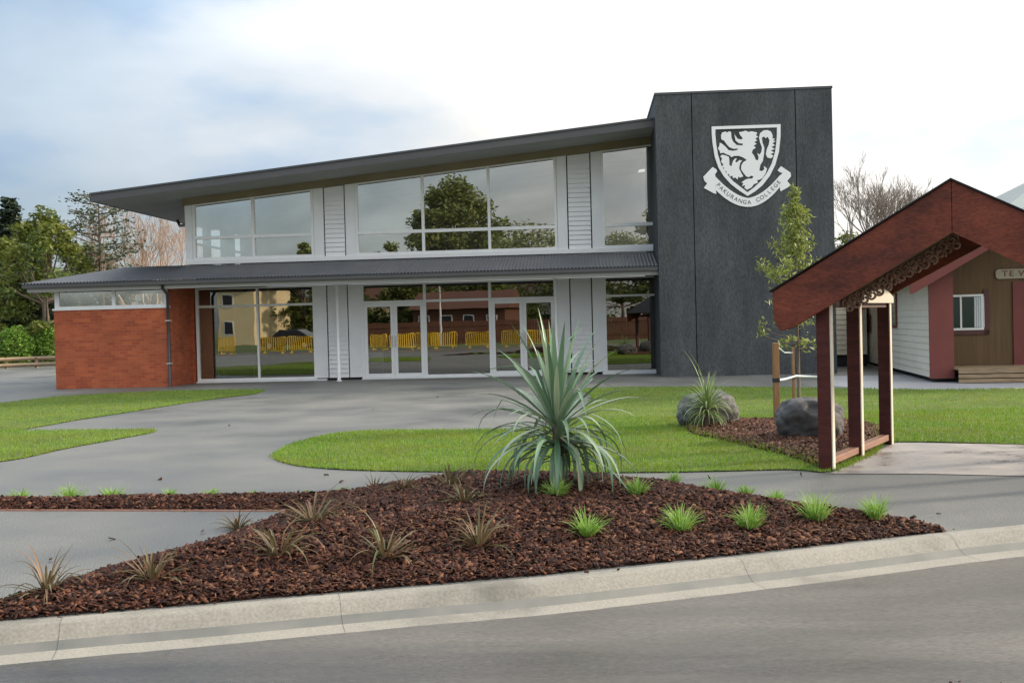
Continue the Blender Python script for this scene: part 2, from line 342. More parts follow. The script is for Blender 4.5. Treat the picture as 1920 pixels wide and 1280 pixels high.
# kerb and channel: profile swept along the line, cut at expansion joints
prof = [(-.0,.002),(.015,.006),(.10,.004),(.125,-.006),(.175,-.062),(.19,-.075),(.235,-.104),(.25,-.112),(.40,-.118),(.43,-.116),(.43,-.20)]
def resample(pts, step, lo, hi):
    out = []; acc = 0
    for i in range(len(pts)-1):
        a = Vector((*pts[i], 0)); b = Vector((*pts[i+1], 0)); l = (b-a).length; k = max(1, int(l/step))
        for j in range(k): out.append(a+(b-a)*(j/k))
    out.append(Vector((*pts[-1], 0))); return [p for p in out if lo <= p.x <= hi]
kl = resample(kerbs, .25, -60, 60)
def sweep(mb, line, prof, cut=None):
    rings = []
    for i, p in enumerate(line):
        d = (line[min(i+1, len(line)-1)]-line[max(i-1, 0)]).normalized(); nrm = Vector((d.y, -d.x, 0))
        rings.append([p+nrm*q[0]+Vector((0, 0, q[1])) for q in prof])
    k = len(prof); b = len(mb.v)
    for r in rings: mb.v += [tuple(x) for x in r]
    for i in range(len(rings)-1):
        if cut and i in cut: continue
        for j in range(k-1): mb.f.append((b+i*k+j, b+i*k+j+1, b+(i+1)*k+j+1, b+(i+1)*k+j))
    return rings
mb = MB(); sweep(mb, kl, prof[:6]+[]); 
kerbtop = tag(mb.build('kerb', M['concrete'], smooth=True), kind='structure')
mb = MB(); sweep(mb, kl, prof[5:8]); tag(mb.build('kerb_face', M['gutterwet'], smooth=True), kind='structure')
mb = MB(); sweep(mb, kl, prof[7:]); tag(mb.build('channel', M['concrete'], smooth=True), kind='structure')
# expansion joints: narrow dark seams
mb = MB()
for (jx, jy) in [(640,1113),(1378,1044),(1760,999),(60,1162)]:
    p = ground(jx, jy); i = min(range(len(kl)), key=lambda i: (kl[i]-p).length)
    d = (kl[i+1]-kl[i-1]).normalized(); nrm = Vector((d.y, -d.x, 0)); q0 = kl[i]
    for j in range(1, 8):
        a = q0+nrm*prof[j][0]+Vector((0,0,prof[j][1]+.0015)); b2 = q0+nrm*prof[j+1][0]+Vector((0,0,prof[j+1][1]+.0015))
        mb.add([a-d*.001, a+d*.001, b2+d*.001, b2-d*.001], [(0,1,2,3)])
tag(mb.build('kerb_joints', M['dark']), kind='structure')
ln = [p for p in kl]; off = []
for i, p in enumerate(ln):
    d = (ln[min(i+1, len(ln)-1)]-ln[max(i-1, 0)]).normalized(); off.append((p.x+d.y*.425+random.uniform(-.006,.006), p.y-d.x*.425+random.uniform(-.006,.006)))
road = [(-300, off[0][1])]+off+[(300, off[-1][1]), (300, -9), (-300, -9)]
tag(sheet('road', road, -.113, M['road']), kind='structure')
sheet_far = tag(sheet('verge', [(-400,-9),(400,-9),(400,-500),(-400,-500)], -.10, M['farfield']), kind='structure')
lawns = {
 'left_back': [(-300,775),(-60,762),(0,757),(105,745),(200,739),(330,733),(480,731),(488,735),(470,740),(380,751),(260,770),(150,787),(60,803),(25,808),(-60,812),(-400,815)],
 'left_front': [(-400,816),(-60,812.5),(25,809),(120,807.5),(240,806),(284,806),(286,811),(240,820),(130,840),(50,858),(0,866),(-80,878),(-400,905)],
 'center': [(512,858),(530,843),(560,830),(620,816),(700,808.5),(900,806.5),(1010,803),(1070,790),(1098,770),(1112,745),(1118,728),(1450,727),(1740,731),(2300,732),(2300,838),(1925,834),(1680,829),(1640,850),(1560,884),(1480,881),(1300,885),(1100,887),(900,886),(700,883),(600,878),(545,871)],
}
LAWN = {}
for k, v in lawns.items():
    LAWN[k] = smooth_poly(gp2(v), 4)
    tag(sheet('lawn', LAWN[k], .012, M['lawn']), kind='structure')
def blades(name, P, z, h0, h1, w, mat, lean=.5):
    n = len(P); a = NR.uniform(0, 2*np.pi, n); h = NR.uniform(h0, h1, n); ww = w*NR.uniform(.6, 1.3, n)
    dx, dy = np.cos(a), np.sin(a); la = NR.uniform(0, 2*np.pi, n); ll = h*lean*NR.uniform(.2, 1, n)
    V = np.zeros((n, 3, 3)); V[:, 0] = np.c_[P[:, 0]-dx*ww/2, P[:, 1]-dy*ww/2, np.full(n, z)]; V[:, 1] = np.c_[P[:, 0]+dx*ww/2, P[:, 1]+dy*ww/2, np.full(n, z)]
    V[:, 2] = np.c_[P[:, 0]+np.cos(la)*ll, P[:, 1]+np.sin(la)*ll, z+h]
    return np_mesh(name, V.reshape(-1, 3), np.arange(n*3).reshape(n, 3), mat)
bedsmall = smooth_poly(gp2([(1288,806),(1300,795),(1350,788),(1420,788),(1500,786),(1600,790),(1665,806),(1655,832),(1600,858),(1552,880),(1520,872),(1480,858),(1420,843),(1360,828),(1310,818)]), 4)
for k, dens in (('left_back', 500), ('left_front', 900), ('center', 1500)):
    P = scatter([p for p in LAWN[k]], dens)
    P = P[(np.abs(P[:, 0]) < P[:, 1]*.5+1)]
    FR = []; pl = LAWN[k]
    for i_ in range(len(pl)):
        a_ = np.array(pl[i_]); b_ = np.array(pl[(i_+1) % len(pl)])
        if min(abs(a_[0]), abs(b_[0])) > 16: continue
        m_ = int(np.linalg.norm(b_-a_)*150); t_ = NR.random((m_, 1)); FR.append(a_+(b_-a_)*t_+NR.normal(0, .022, (m_, 2)))
    FR = np.concatenate(FR)
    if k == 'center':
        far = P[:, 1] > 17; keep = ~far | (NR.random(len(P)) < .35); P = P[keep]; P = P[~in_poly(P, bedsmall)]
    P = np.concatenate([P, FR])
    tag(blades('grass_'+{'left_back':'strip','left_front':'wedge','center':'lawn'}[k], P, .01, .02, .045, .009, M['blades']),
        {'left_back':'mown green grass strip in front of the brick wing','left_front':'mown grass wedge at the left edge between two paths','center':'mown green grass of the large lawn behind the yucca bed'}[k], 'grass', kind='stuff')
pad = gp2([(1556,888),(1680,830),(1925,834),(2400,842),(2400,912),(1925,893),(1750,889)])
tag(sheet('concrete_pad', pad, .006, M['pad']), kind='structure')
pave = gp2([(1540,705),(1700,703),(2400,705),(2400,729),(1930,736),(1700,734),(1590,726),(1540,722)])
tag(sheet('footpath', pave, .004, surf('grey footpath', (.27,.27,.28), (.36,.36,.37), .6, .6, .001, 60)), kind='structure')

# ------------------------------------------------------------------ planting bed
bedpx = [(-120,1176),(0,1163),(350,1134),(720,1102),(1000,1079),(1250,1053),(1500,1026),(1612,1013),(1772,995.8),(1700,982),(1600,966),(1500,955),(1400,938),(1300,923),(1180,912),(1060,905),(950,905),(850,908),(760,918),(690,930),(600,934),(500,934),(300,937),(0,941),(-300,943),(-300,958),(0,956),(300,956.5),(556,957),(520,972),(480,987),(400,1018),(350,1032),(250,1058),(150,1088),(60,1118),(0,1134),(-120,1150)]
bed = gp2(bedpx)
bedA = np.array(bed)
def bed_h(P):
    P = np.atleast_2d(P); d = edge_dist(P, bed); t = np.clip(d/1.05, 0, 1); h = .20*(t*t*(3-2*t)) + .03*np.clip(d/.12, 0, 1)
    h += .012*np.sin(P[:, 0]*5.1+1)*np.cos(P[:, 1]*6.3)*np.clip(d/.3, 0, 1)
    return np.where(in_poly(P, bed), h+.004, 0)
lo, hi = bedA.min(0), bedA.max(0)
gx, gy = np.meshgrid(np.arange(lo[0], hi[0], .11), np.arange(lo[1], hi[1], .11)); G = np.c_[gx.ravel(), gy.ravel()]; G = G[in_poly(G, bed)]; G = G[edge_dist(G, bed) > .04]
bl_ = []
for i in range(len(bed)):
    a = np.array(bed[i]); b = np.array(bed[(i+1) % len(bed)]); k = max(1, int(np.linalg.norm(b-a)/.12))
    for j in range(k): bl_.append(tuple(a+(b-a)*j/k))
nb = len(bl_)
vv, ee, ff, *_ = delaunay_2d_cdt([Vector(p) for p in bl_]+[Vector(p) for p in G], [(i, (i+1) % nb) for i in range(nb)], [], 1, 1e-5)
VV = np.array([tuple(v) for v in vv]); H = np.where(edge_dist(VV, bed) < .01, .004, bed_h(VV))
mb = MB(); mb.add([(x, y, z) for (x, y), z in zip(VV, H)], [tuple(f) for f in ff]); o = mb.build('bed_soil', M['mulchmat'], smooth=True); tag(o, kind='structure')
bm = bmesh.new(); bm.from_mesh(o.data); bmesh.ops.recalc_face_normals(bm, faces=bm.faces)
if sum(f.normal.z for f in bm.faces) < 0: bmesh.ops.reverse_faces(bm, faces=bm.faces)
bm.to_mesh(o.data); bm.free(); o.data.shade_smooth()
def chips(name, P, Z, l0, l1, mat, label):
    n = len(P); l = NR.uniform(l0, l1, n); wd = l*NR.uniform(.25, .6, n); th = NR.uniform(.003, .009, n)
    yaw = NR.uniform(0, 2*np.pi, n); pit = NR.normal(0, .38, n); rol = NR.normal(0, .4, n)
    cy, sy, cp, sp, cr, sr = np.cos(yaw), np.sin(yaw), np.cos(pit), np.sin(pit), np.cos(rol), np.sin(rol)
    ex = np.c_[cy*cp, sy*cp, sp]; ey = np.c_[-sy*cr+cy*sp*sr*-1, cy*cr-sy*sp*sr, cp*sr]; ez = np.cross(ex, ey)
    C = np.c_[P, Z+NR.uniform(.003, .022, n)]; V = []
    for sx_, sy_, sz_ in ((-1,-.7,-1),(1,-1,-1),(.8,1,-1),(-1,.8,-1),(-1,-.7,1),(1,-1,1),(.8,1,1),(-1,.8,1)):
        V.append(C+ex*(sx_*l/2)[:, None]+ey*(sy_*wd/2)[:, None]+ez*(sz_*th/2)[:, None])
    V = np.stack(V, 1).reshape(-1, 3); q = np.array([(4,5,6,7),(0,1,5,4),(1,2,6,5),(2,3,7,6),(3,0,4,7)])
    Fc = (np.arange(n)[:, None, None]*8+q[None]).reshape(-1, 4)
    return tag(np_mesh(name, V, Fc, mat), label, 'gravel' if name == 'loose_gravel' else 'bark mulch', kind='stuff')
P = scatter(bed, 4600); P = P[(np.abs(P[:, 0]) < P[:, 1]*.5+.6)]
chips('bark_chips', P, bed_h(P), .012, .070, M['chips'], 'dark red brown bark chips covering the long kerbside planting bed')
def debris(px, py, sx_, sy_, n, z, label):
    c = ground(px, py, z); Q = np.c_[NR.normal(c.x, sx_, n), NR.normal(c.y, sy_, n)]
    chips('loose_gravel', Q, np.full(n, z), .006, .02, M['chips'], label)
debris(1840, 1310, .28, .05, 1100, -.113, 'dark loose grit on the road at the bottom right corner')
Q = np.array([tuple(ground(x, y)[:2]) for x, y in [(95,1053),(612,893),(1505,722),(640,905),(1670,1012),(1712,972),(1760,968),(1330,898),(1502,892),(430,800),(700,770),(300,900),(820,745),(1010,760),(380,1000),(210,1012)]])
chips('leaf_litter', Q, np.full(len(Q), .004), .03, .07, M['chips'], 'a few dark fallen leaves on the grey path')
# a few stray chips and crumbs on the kerb top and paths
def sm_h(P): d = edge_dist(P, bedsmall); return .03+.06*np.clip(d/.8, 0, 1)
tag(sheet('bed_soil', bedsmall, .016, M['mulchmat']), kind='structure')
P = scatter(bedsmall, 2300); keep = NR.random(len(P)) < np.clip(edge_dist(P, bedsmall)/.35+.25, 0, 1); P = P[keep]
chips('bark_chips', P, .015+.04*np.clip(edge_dist(P, bedsmall)/.8, 0, 1), .03, .085, M['chips2'], 'reddish bark chips around the two boulders and the staked sapling')
P = scatter(bedsmall, 1400); keep = (NR.random(len(P)) > np.clip(edge_dist(P, bedsmall)/.5, 0, 1)); P = P[keep]
tag(blades('grass_fringe', P, .015, .03, .07, .009, M['blades']), 'ragged grass growing into the rim of the boulder bed', 'grass', kind='stuff')
# chips kicked out over the kerb top and the path
st = []
for i in range(len(bed)):
    a = np.array(bed[i]); b = np.array(bed[(i+1) % len(bed)]); m_ = int(np.linalg.norm(b-a)*9)
    if m_: st.append(a+(b-a)*NR.random((m_, 1))+NR.normal(0, .045, (m_, 2)))
st = np.concatenate(st); st = st[~in_poly(st, bed)]
chips('bark_chips', st, np.full(len(st), .004), .012, .04, M['chips'], 'stray bark chips spilled onto the kerb top and path around the bed')
# timber edging of the narrow strip
mb = MB()
ed = [ground(x, y) for x, y in [(-300,958.5),(0,957),(300,957.5),(553,958)]]
for a, b in zip(ed, ed[1:]):
    d = (b-a).normalized(); n_ = Vector((d.y, -d.x, 0))*.012
    mb.add([a-n_, b-n_, b+n_, a+n_]+[p+Vector((0,0,.012)) for p in (a-n_, b-n_, b+n_, a+n_)], [(4,7,6,5),(0,1,5,4),(1,2,6,5),(2,3,7,6),(3,0,4,7)])
ed = [ground(x, y) for x, y in [(556,957),(520,973),(480,988),(400,1019),(350,1033),(250,1059),(150,1089),(60,1119),(0,1135),(-120,1151)]]
for a, b in zip(ed, ed[1:]):
    d = (b-a).normalized(); n_ = Vector((d.y, -d.x, 0))*.012
    mb.add([a-n_, b-n_, b+n_, a+n_]+[p+Vector((0,0,.012)) for p in (a-n_, b-n_, b+n_, a+n_)], [(4,7,6,5),(0,1,5,4),(1,2,6,5),(2,3,7,6),(3,0,4,7)])
o = mb.build('timber_edging', M['edge']); tag(o, 'thin reddish timber edging along the mulch strip and bed at left', 'edging')
def on_bed(px, py):
    z = 0.0
    for _ in range(12):
        p = ground(px, py, z); z = .5*z+.5*float(bed_h(np.array([[p.x, p.y]]))[0])
    return Vector((p.x, p.y, z))

# ------------------------------------------------------------------ plants
def strap(mb, base, az, el, length, width, droop, seg=8, kink=None, fold=.35):
    p = Vector(base); pitch = el; pts = [p.copy()]; st = length/seg
    for i in range(seg):
        pts.append(pts[-1]+Vector((math.cos(az)*math.cos(pitch), math.sin(az)*math.cos(pitch), math.sin(pitch)))*st)
        t = (i+1)/seg
        pitch -= droop*(t**1.3)*2/seg
        if kink and i == int(seg*kink[0]): pitch -= kink[1]
        pitch = max(pitch, -1.52)
    side = Vector((-math.sin(az), math.cos(az), 0)); b = len(mb.v)
    for i, q in enumerate(pts):
        t = i/seg; wd = width*(.55+.45*min(1, t*3))*(1-max(0, (t-.35)/.65)**1.6)+.0008
        d = (pts[min(i+1, seg)]-pts[max(i-1, 0)]).normalized(); up = side.cross(d)
        if up.z < 0: up = -up
        mb.v += [tuple(q-side*wd/2+up*wd*fold), tuple(q), tuple(q+side*wd/2+up*wd*fold)]
    for i in range(seg):
        k = b+i*3; mb.f += [(k, k+1, k+4, k+3), (k+1, k+2, k+5, k+4)]
def cordyline():
    p = on_bed(1047, 917); root = empty('yucca_plant', p); rr = random.Random(3)
    tag(root, 'large blue green sword leaved yucca at the crest of the bark bed', 'plant')
    mb = MB(); mb.tube([(0,0,-.05),(.0,0,.15),(.01,0,.32),(0,0,.52)], [.05,.042,.045,.04], 10); mb.build('trunk', M['bark'], root)
    mb = MB()
    for i in range(46):                                                   # upright and spreading
        t = i/46; el = R(88-t*70+rr.uniform(-6,6)); az = i*2.39996+rr.uniform(-.3,.3)
        strap(mb, (math.cos(az)*.03, math.sin(az)*.03, .50+.06*(1-t)), az, el, rr.uniform(.66,.94), rr.uniform(.042,.060), rr.uniform(.0,.3)+(t*1.1), 10, (rr.uniform(.4,.7), rr.uniform(.4,1.3)) if rr.random() < .14 else None, fold=.22)
    for i in range(52):                                                   # arching, then hanging to the mulch
        az = i*2.39996+1; el = R(rr.uniform(-25,38))
        strap(mb, (math.cos(az)*.035, math.sin(az)*.035, rr.uniform(.34,.52)), az, el, rr.uniform(.58,.94), rr.uniform(.038,.055), rr.uniform(1.5,3.0), 11, (rr.uniform(.1,.35), rr.uniform(.3,.9)) if rr.random() < .4 else None, fold=.2)
    for i in range(26):                                                   # skirt close to the trunk
        az = i*2.39996+.5; strap(mb, (math.cos(az)*.04, math.sin(az)*.04, rr.uniform(.22,.40)), az, R(rr.uniform(-30,25)), rr.uniform(.42,.62), rr.uniform(.036,.05), rr.uniform(1.6,2.8), 9, fold=.2)
    mb.build('leaves', M['cord'], root, smooth=True)
cordyline()
def tuft(kind, px, py, label, size=1.0, seed=0, group=None):
    rr = random.Random(seed); p = on_bed(px, py); mb = MB()
    if kind == 'green':
        for i in range(130):
            az = rr.uniform(0, 6.283); el = R(rr.uniform(45, 89)); r0 = rr.uniform(0, .05)*size
            strap(mb, (math.cos(az)*r0, math.sin(az)*r0, -.01), az, el, rr.uniform(.09,.28)*size, .0085, rr.uniform(.2,1.9), 5)
        m = M['tuft']; nm = 'grass_tuft'; cat = 'plant'
    elif kind == 'mound':
        for i in range(120):
            az = rr.uniform(0, 6.283); el = R(rr.uniform(10, 85)); r0 = rr.uniform(0, .05)*size
            strap(mb, (math.cos(az)*r0, math.sin(az)*r0, -.01), az, el, rr.uniform(.10,.19)*size, .009, rr.uniform(.5,1.8), 4)
        m = M['tuft']; nm = 'grass_mound'; cat = 'plant'
    else:
        for i in range(38):
            az = rr.uniform(0, 6.283); el = R(rr.choice([rr.uniform(55, 85), rr.uniform(15, 60), rr.uniform(15, 50)]))
            strap(mb, (math.cos(az)*.015, math.sin(az)*.015, -.01), az, el, rr.uniform(.2,.42)*size, rr.uniform(.011,.019), rr.uniform(.2,2.0), 7, (rr.uniform(.3,.6), rr.uniform(.3,1.0)) if rr.random() < .25 else None)
        m = M['flax']; nm = 'flax_plant'; cat = 'plant'
    me = bpy.data.meshes.new(nm); me.from_pydata(mb.v, [], mb.f); me.shade_smooth()
    o = link(nm, me, m); o.location = p; o.rotation_euler = (0, 0, rr.uniform(0, 6)); tag(o, label, cat, group); return o
G1 = 'bright green grass tufts in the bark bed'; G2 = 'bronze flax plants in the bark bed'; G3 = 'low green mounds in the narrow bark strip'
for i, (x, y, s, lb) in enumerate([
 (1042,934,1.0,'lime green grass tuft directly below the yucca trunk'),
 (1195,930,.95,'green grass tuft just right of the yucca, under its hanging leaf tips'),
 (1262,908,.8,'small pale tuft at the back rim of the bed, below the strap plant with boulder'),
 (1342,930,.95,'leafy green tuft on the back rim of the bed, left of a paler low tuft'),
 (1398,932,.75,'pale low tuft on the back rim between a leafy tuft and a dark green one'),
 (1455,942,.7,'short dark green tuft on the back rim, in front of the gateway post'),
 (1100,1006,1.1,'bright tuft alone in mid bed, below and right of the yucca'),
 (1276,997,1.15,'tall yellow green tuft in mid bed between two other tufts'),
 (1405,992,1.15,'wide grey green tuft in mid bed, left of the tall bright one'),
 (1531,977,1.35,'tallest bright green tuft, near the narrowing right end of the bed'),
 (1642,974,1.15,'rightmost green tuft, at the tip of the bed beside the path')]):
    tuft('green', x, y, lb, s*.78, 20+i, G1)
for i, (x, y, s, lb) in enumerate([
 (722,1046,1.35,'largest bronze flax with arching leaves, in the middle front of the bed'),
 (898,1024,1.2,'bronze flax in mid bed, left of the bright tuft under the yucca'),
 (522,1042,1.3,'bronze flax with upright stalk left of the largest flax'),
 (285,1088,1.15,'thin sparse flax near the concrete edge at lower left'),
 (88,1112,1.05,'leftmost small flax beside the kerbside path, at the far end of the bed'),
 (445,992,.8,'small dry flax on the inner rim where bed meets the lower path'),
 (588,980,1.25,'full green bronze flax where the narrow strip joins the bed'),
 (870,944,.95,'bronze flax on the upper slope, left of the yucca'),
 (842,912,.95,'reddish flax on the crest of the bed, left of the yucca leaves'),
 (757,922,.7,'small dark flax on the back rim, right of a spiky twin'),
 (702,926,.8,'small spiky flax on the back rim at the strip end')]):
    tuft('flax', x, y, lb, s*.80, 60+i, G2)
for i, (x, y, s, lb) in enumerate([
 (40,938,.95,'low green mound nearest the left edge of the picture in the bark strip'),
 (130,938,1.15,'wide rounded green mound, second from the left in the bark strip'),
 (212,936,1.1,'dense green mound, third from the left in the bark strip'),
 (318,934,.75,'faint flat green mound, fourth from the left in the bark strip'),
 (393,935,.8,'small green mound, fifth from the left in the bark strip'),
 (476,934,.6,'tiny upright green sprig, sixth in the bark strip'),
 (572,932,.6,'tiny green sprig at the right end of the bark strip'),
 (640,930,.7,'low green mound behind the full flax at the strip end')]):
    tuft('mound', x, y, lb, s, 90+i, G3)
# strap plant beside the boulder
p = ground(1327, 806); root = empty('cabbage_tree', p); tag(root, 'young yellow green strap leaved plant growing in front of the mossy boulder', 'plant')
rr = random.Random(5); mb = MB(); mb.tube([(0,0,-.03),(0,0,.3)], [.035,.025], 8); mb.build('trunk', M['bark'], root)
mb = MB()
for i in range(70):
    t = i/70; az = i*2.4; el = R(88-t*80); strap(mb, (0,0,.3), az, el, rr.uniform(.42,.62)+(.35 if i in (4,9) else 0), rr.uniform(.018,.028), .3+1.9*t+rr.uniform(0,.6), 8)
for i in range(34):
    az = i*2.4; strap(mb, (0,0,.25), az, R(rr.uniform(-30,20)), rr.uniform(.35,.5), .02, 2.0, 8)
mb.build('leaves', M['cord2'], root, smooth=True)

def boulder(px, py, w, h, dpt, mat, label, seed, back=0):
    p = ground(px, py); bm = bmesh.new(); bmesh.ops.create_icosphere(bm, subdivisions=5, radius=1)
    for v in bm.verts:
        q = v.co.copy(); n_ = noise.fractal(q*1.1+Vector((seed,)*3), 1, 2, 5)*.22 + abs(noise.noise(q*2.3+Vector((seed*2,)*3)))*-.14 + noise.noise(q*7+Vector((seed,0,0)))*.02
        c = noise.cell(q*1.0+Vector((seed,)*3))*.0
        q *= 1+n_+c; e = .92
        q = Vector((math.copysign(abs(q.x)**e, q.x), math.copysign(abs(q.y)**e, q.y), math.copysign(abs(q.z)**e, q.z)))
        v.co = Vector((q.x*w/2, q.y*dpt/2, q.z*h*.56+h*.44))
    me = bpy.data.meshes.new('boulder'); bm.to_mesh(me); bm.free(); me.shade_smooth()
    o = link('boulder', me, mat); o.location = p+Vector((0, dpt*.42+back, -.03)); tag(o, label, 'boulder'); return o
boulder(1334, 802, .90, .54, .6, M['rock'], 'mottled light grey boulder behind the strap leaved plant', 1.7, .08)
boulder(1530, 829, .88, .58, .66, M['rockdark'], 'smooth dark grey boulder beside the gateway front post', 6.1)

# leaf clouds
def leaf_np(C, size, flat=.5, asp=.45, droop=0):
    n = len(C); s = size*NR.uniform(.6, 1.3, n)
    a = NR.normal(0, 1, (n, 3)); a[:, 2] = a[:, 2]*flat-droop; a /= np.linalg.norm(a, axis=1)[:, None]
    b = NR.normal(0, 1, (n, 3)); b -= (b*a).sum(1)[:, None]*a; b /= np.linalg.norm(b, axis=1)[:, None]
    V = np.stack([C-a*s[:, None]/2, C+b*(s*asp/2)[:, None], C+a*s[:, None]/2, C-b*(s*asp/2)[:, None]], 1).reshape(-1, 3)
    return V
def cloud_obj(name, C, size, mat, parent, **kw):
    V = leaf_np(C, size, **kw); return np_mesh(name, V, np.arange(len(V)).reshape(-1, 4), mat, parent)
def clumps(centers, rad, per):
    out = []
    for c, r_ in zip(centers, rad):
        q = NR.normal(0, 1, (per, 3)); q /= np.linalg.norm(q, axis=1)[:, None]; q *= NR.uniform(.2, 1, (per, 1))**.6*r_; q[:, 2] *= .62
        out.append(q+c)
    return np.concatenate(out)
def broad_tree(loc, H, Wd, label, mat, seed, z0=.25, name='tree', nc=90, per=120, leaf=.3, dpt=None, trunk_r=.25, group=None, cr=.16):
    rr = random.Random(seed); root = empty(name, loc); tag(root, label, 'tree', group); dpt = dpt or Wd
    mb = MB(); tp = [(0,0,-.2)]; 
    for i in range(1, 7): tp.append((rr.uniform(-.1,.1)*i*.3, rr.uniform(-.1,.1)*i*.3, H*.8*i/6))
    mb.tube(tp, [trunk_r*(1-.8*i/6) for i in range(7)], 8)
    cs = []; rs = []
    for i in range(nc):
        th = rr.uniform(0, 6.283); t = rr.random()**.8; ph = z0+(1-z0)*t
        prof = math.sin(math.pi*min(1, (t*.88+.14)))**.6*(1+.22*math.sin(th*3+seed)+.15*math.sin(t*9+seed))
        r_ = rr.uniform(.35, 1)**.5*prof
        c = Vector((math.cos(th)*r_*Wd/2, math.sin(th)*r_*dpt/2, H*ph*rr.uniform(.93,1.02))); cs.append(c); rs.append(Wd*cr*rr.uniform(.55,1.2))
        if i % 3 == 0:
            s = Vector(tp[min(6, 1+int(4*t))]); m_ = s.lerp(c, .5)+Vector((0,0,-.1*Wd*.3)); mb.tube([s, m_, c], [trunk_r*.3, trunk_r*.2, trunk_r*.06], 5)
    mb.build('trunk', M['bark'], root)
    cloud_obj('crown', clumps(np.array([tuple(c) for c in cs]), rs, per), leaf, mat, root); return root
def conifer(loc, H, Wd, label, mat, seed, name='conifer', sparse=False, z0=.1, leaf=.22):
    rr = random.Random(seed); root = empty(name, loc); tag(root, label, 'tree')
    mb = MB(); mb.tube([(0,0,-.2),(.05,0,H*.4),(0,.05,H)], [.22,.14,.02], 8); C = []
    nb = 42 if sparse else 120
    for i in range(nb):
        t = i/nb; z = H*(z0+(1-z0)*t); ln = Wd/2*((1-t)**.75 if not sparse else (.45+.55*math.sin(math.pi*min(1,t*.75+.2))))*rr.uniform(.7, 1.15)+.15
        az = i*2.4+rr.uniform(-.3,.3); up = rr.uniform(.05,.35) if not sparse else rr.uniform(.1,.55)
        e = Vector((math.cos(az)*ln, math.sin(az)*ln, z+up*ln)); s = Vector((0,0,z)); m_ = s.lerp(e,.5)-Vector((0,0,.06*ln)); mb.tube([s,m_,e], [.05,.03,.01], 4)
        k = int((60 if sparse else 110)*(.4+ln/Wd*1.6))
        for _ in range(k):
            q = rr.uniform(.35,1) if sparse else rr.uniform(.15,1); b = s.lerp(e, q); sp = .16*ln*(1-.5*q)+.08
            C.append((b.x+rr.gauss(0,sp), b.y+rr.gauss(0,sp), b.z+rr.gauss(0,sp*.45)-.05))
    mb.build('trunk', M['bark'], root); cloud_obj('crown', np.array(C), leaf, mat, root, flat=.35); return root
def bare_tree(loc, H, spread, label, mat, seed, name='bare_tree', depth=6, r0=.16, stems=4, z_split=.12, tilt=.45):
    rr = random.Random(seed); root = empty(name, loc); tag(root, label, 'tree'); mb = MB(); tw = MB()
    mb.tube([(0,0,-.2),(0,0,H*z_split)], [r0*1.3, r0], 7)
    def grow(p, d, l, r_, k):
        n_ = 3; q = [p]; dd = d.copy()
        for i in range(n_):
            dd = (dd+Vector((rr.gauss(0,.12), rr.gauss(0,.12), rr.gauss(.03,.08)))).normalized(); q.append(q[-1]+dd*l/n_)
        (mb if k > 3 else tw).tube(q, [max(r_*(1-.15*i), .0085) for i in range(n_+1)], 5 if k > 3 else 3, cap=False)
        if k == 0: return
        for j in range(rr.choice([2,3,3])):
            nd = (dd+Vector((rr.gauss(0,spread), rr.gauss(0,spread), rr.uniform(-.05,.35)))).normalized()
            grow(q[rr.choice([2,3,3])], nd, l*rr.uniform(.62,.85), r_*.58, k-1)
    for i in range(stems):
        a = i*6.283/stems+rr.uniform(-.4,.4); grow(Vector((0,0,H*z_split)), Vector((math.cos(a)*tilt, math.sin(a)*tilt, 1)).normalized(), H*.26, r0*.7, depth)
    mb.build('trunk', mat, root); tw.build('twigs', mat, root); return root
def back(px, py, Z):                                                     # a ground spot at distance Z under this pixel column
    d = ray(px, py); return Vector((d.x*Z, Z, 0))

# trees left of the hall
conifer(back(22,500,62), 9.5, 4.6, 'tall dark pointed conifer at the left edge behind the green trees', M['leafdark'], 1, leaf=.3)
conifer(back(62,500,66), 8.1, 3.4, 'smaller dark conifer tip right of the tallest conifer', M['leafdark'], 8, leaf=.3)
conifer(back(-30,500,60), 8.2, 5.2, 'dark conifer cut by the left edge of the picture', M['leafdark'], 12, leaf=.3)
broad_tree(back(85,500,54), 7.6, 5.6, 'broad mid green tree with loose crown left of the brick wing', M['leafmid'], 4, .18, nc=70, per=110, leaf=.26, cr=.13)
broad_tree(back(10,500,57), 6.4, 5.0, 'darker green tree behind the hedge at the left edge', M['leafmid'], 6, .12, nc=80, per=110, leaf=.28)
broad_tree(back(165,500,60), 6.3, 4.8, 'yellow green tree crown just above the left end of the low roof', M['leafmid'], 9, .2, nc=60, per=100, leaf=.26)
broad_tree(back(60,500,58), 3.6, 6.5, 'low dense dark green foliage under the trees beside the brick wing', M['leafdark'], 15, .05, nc=60, per=110, leaf=.28)
conifer(back(186,450,56), 8.7, 4.4, 'airy sparse pine with dark branch tips above the low roof', M['leafpine'], 5, 'pine_tree', True, .42, .2)
bare_tree(back(282,480,60), 9.0, .34, 'leafless pale pink twigged tree left of the upper storey', M['barepink'], 3, depth=6, r0=.18, stems=5)
bare_tree(back(235,480,64), 7.2, .34, 'leafless brownish tree between the sparse pine and the pale pink one', M['barepink'], 14, depth=6, r0=.18)
bare_tree(back(335,490,66), 6.0, .34, 'low leafless russet tree against the corner of the upper storey', M['barepink'], 31, depth=6)
broad_tree(back(330,490,75), 5.0, 6, 'low russet green shrub row showing over the low roof near the upper storey', M['olivetree'], 41, .1, nc=40, per=80, leaf=.3)
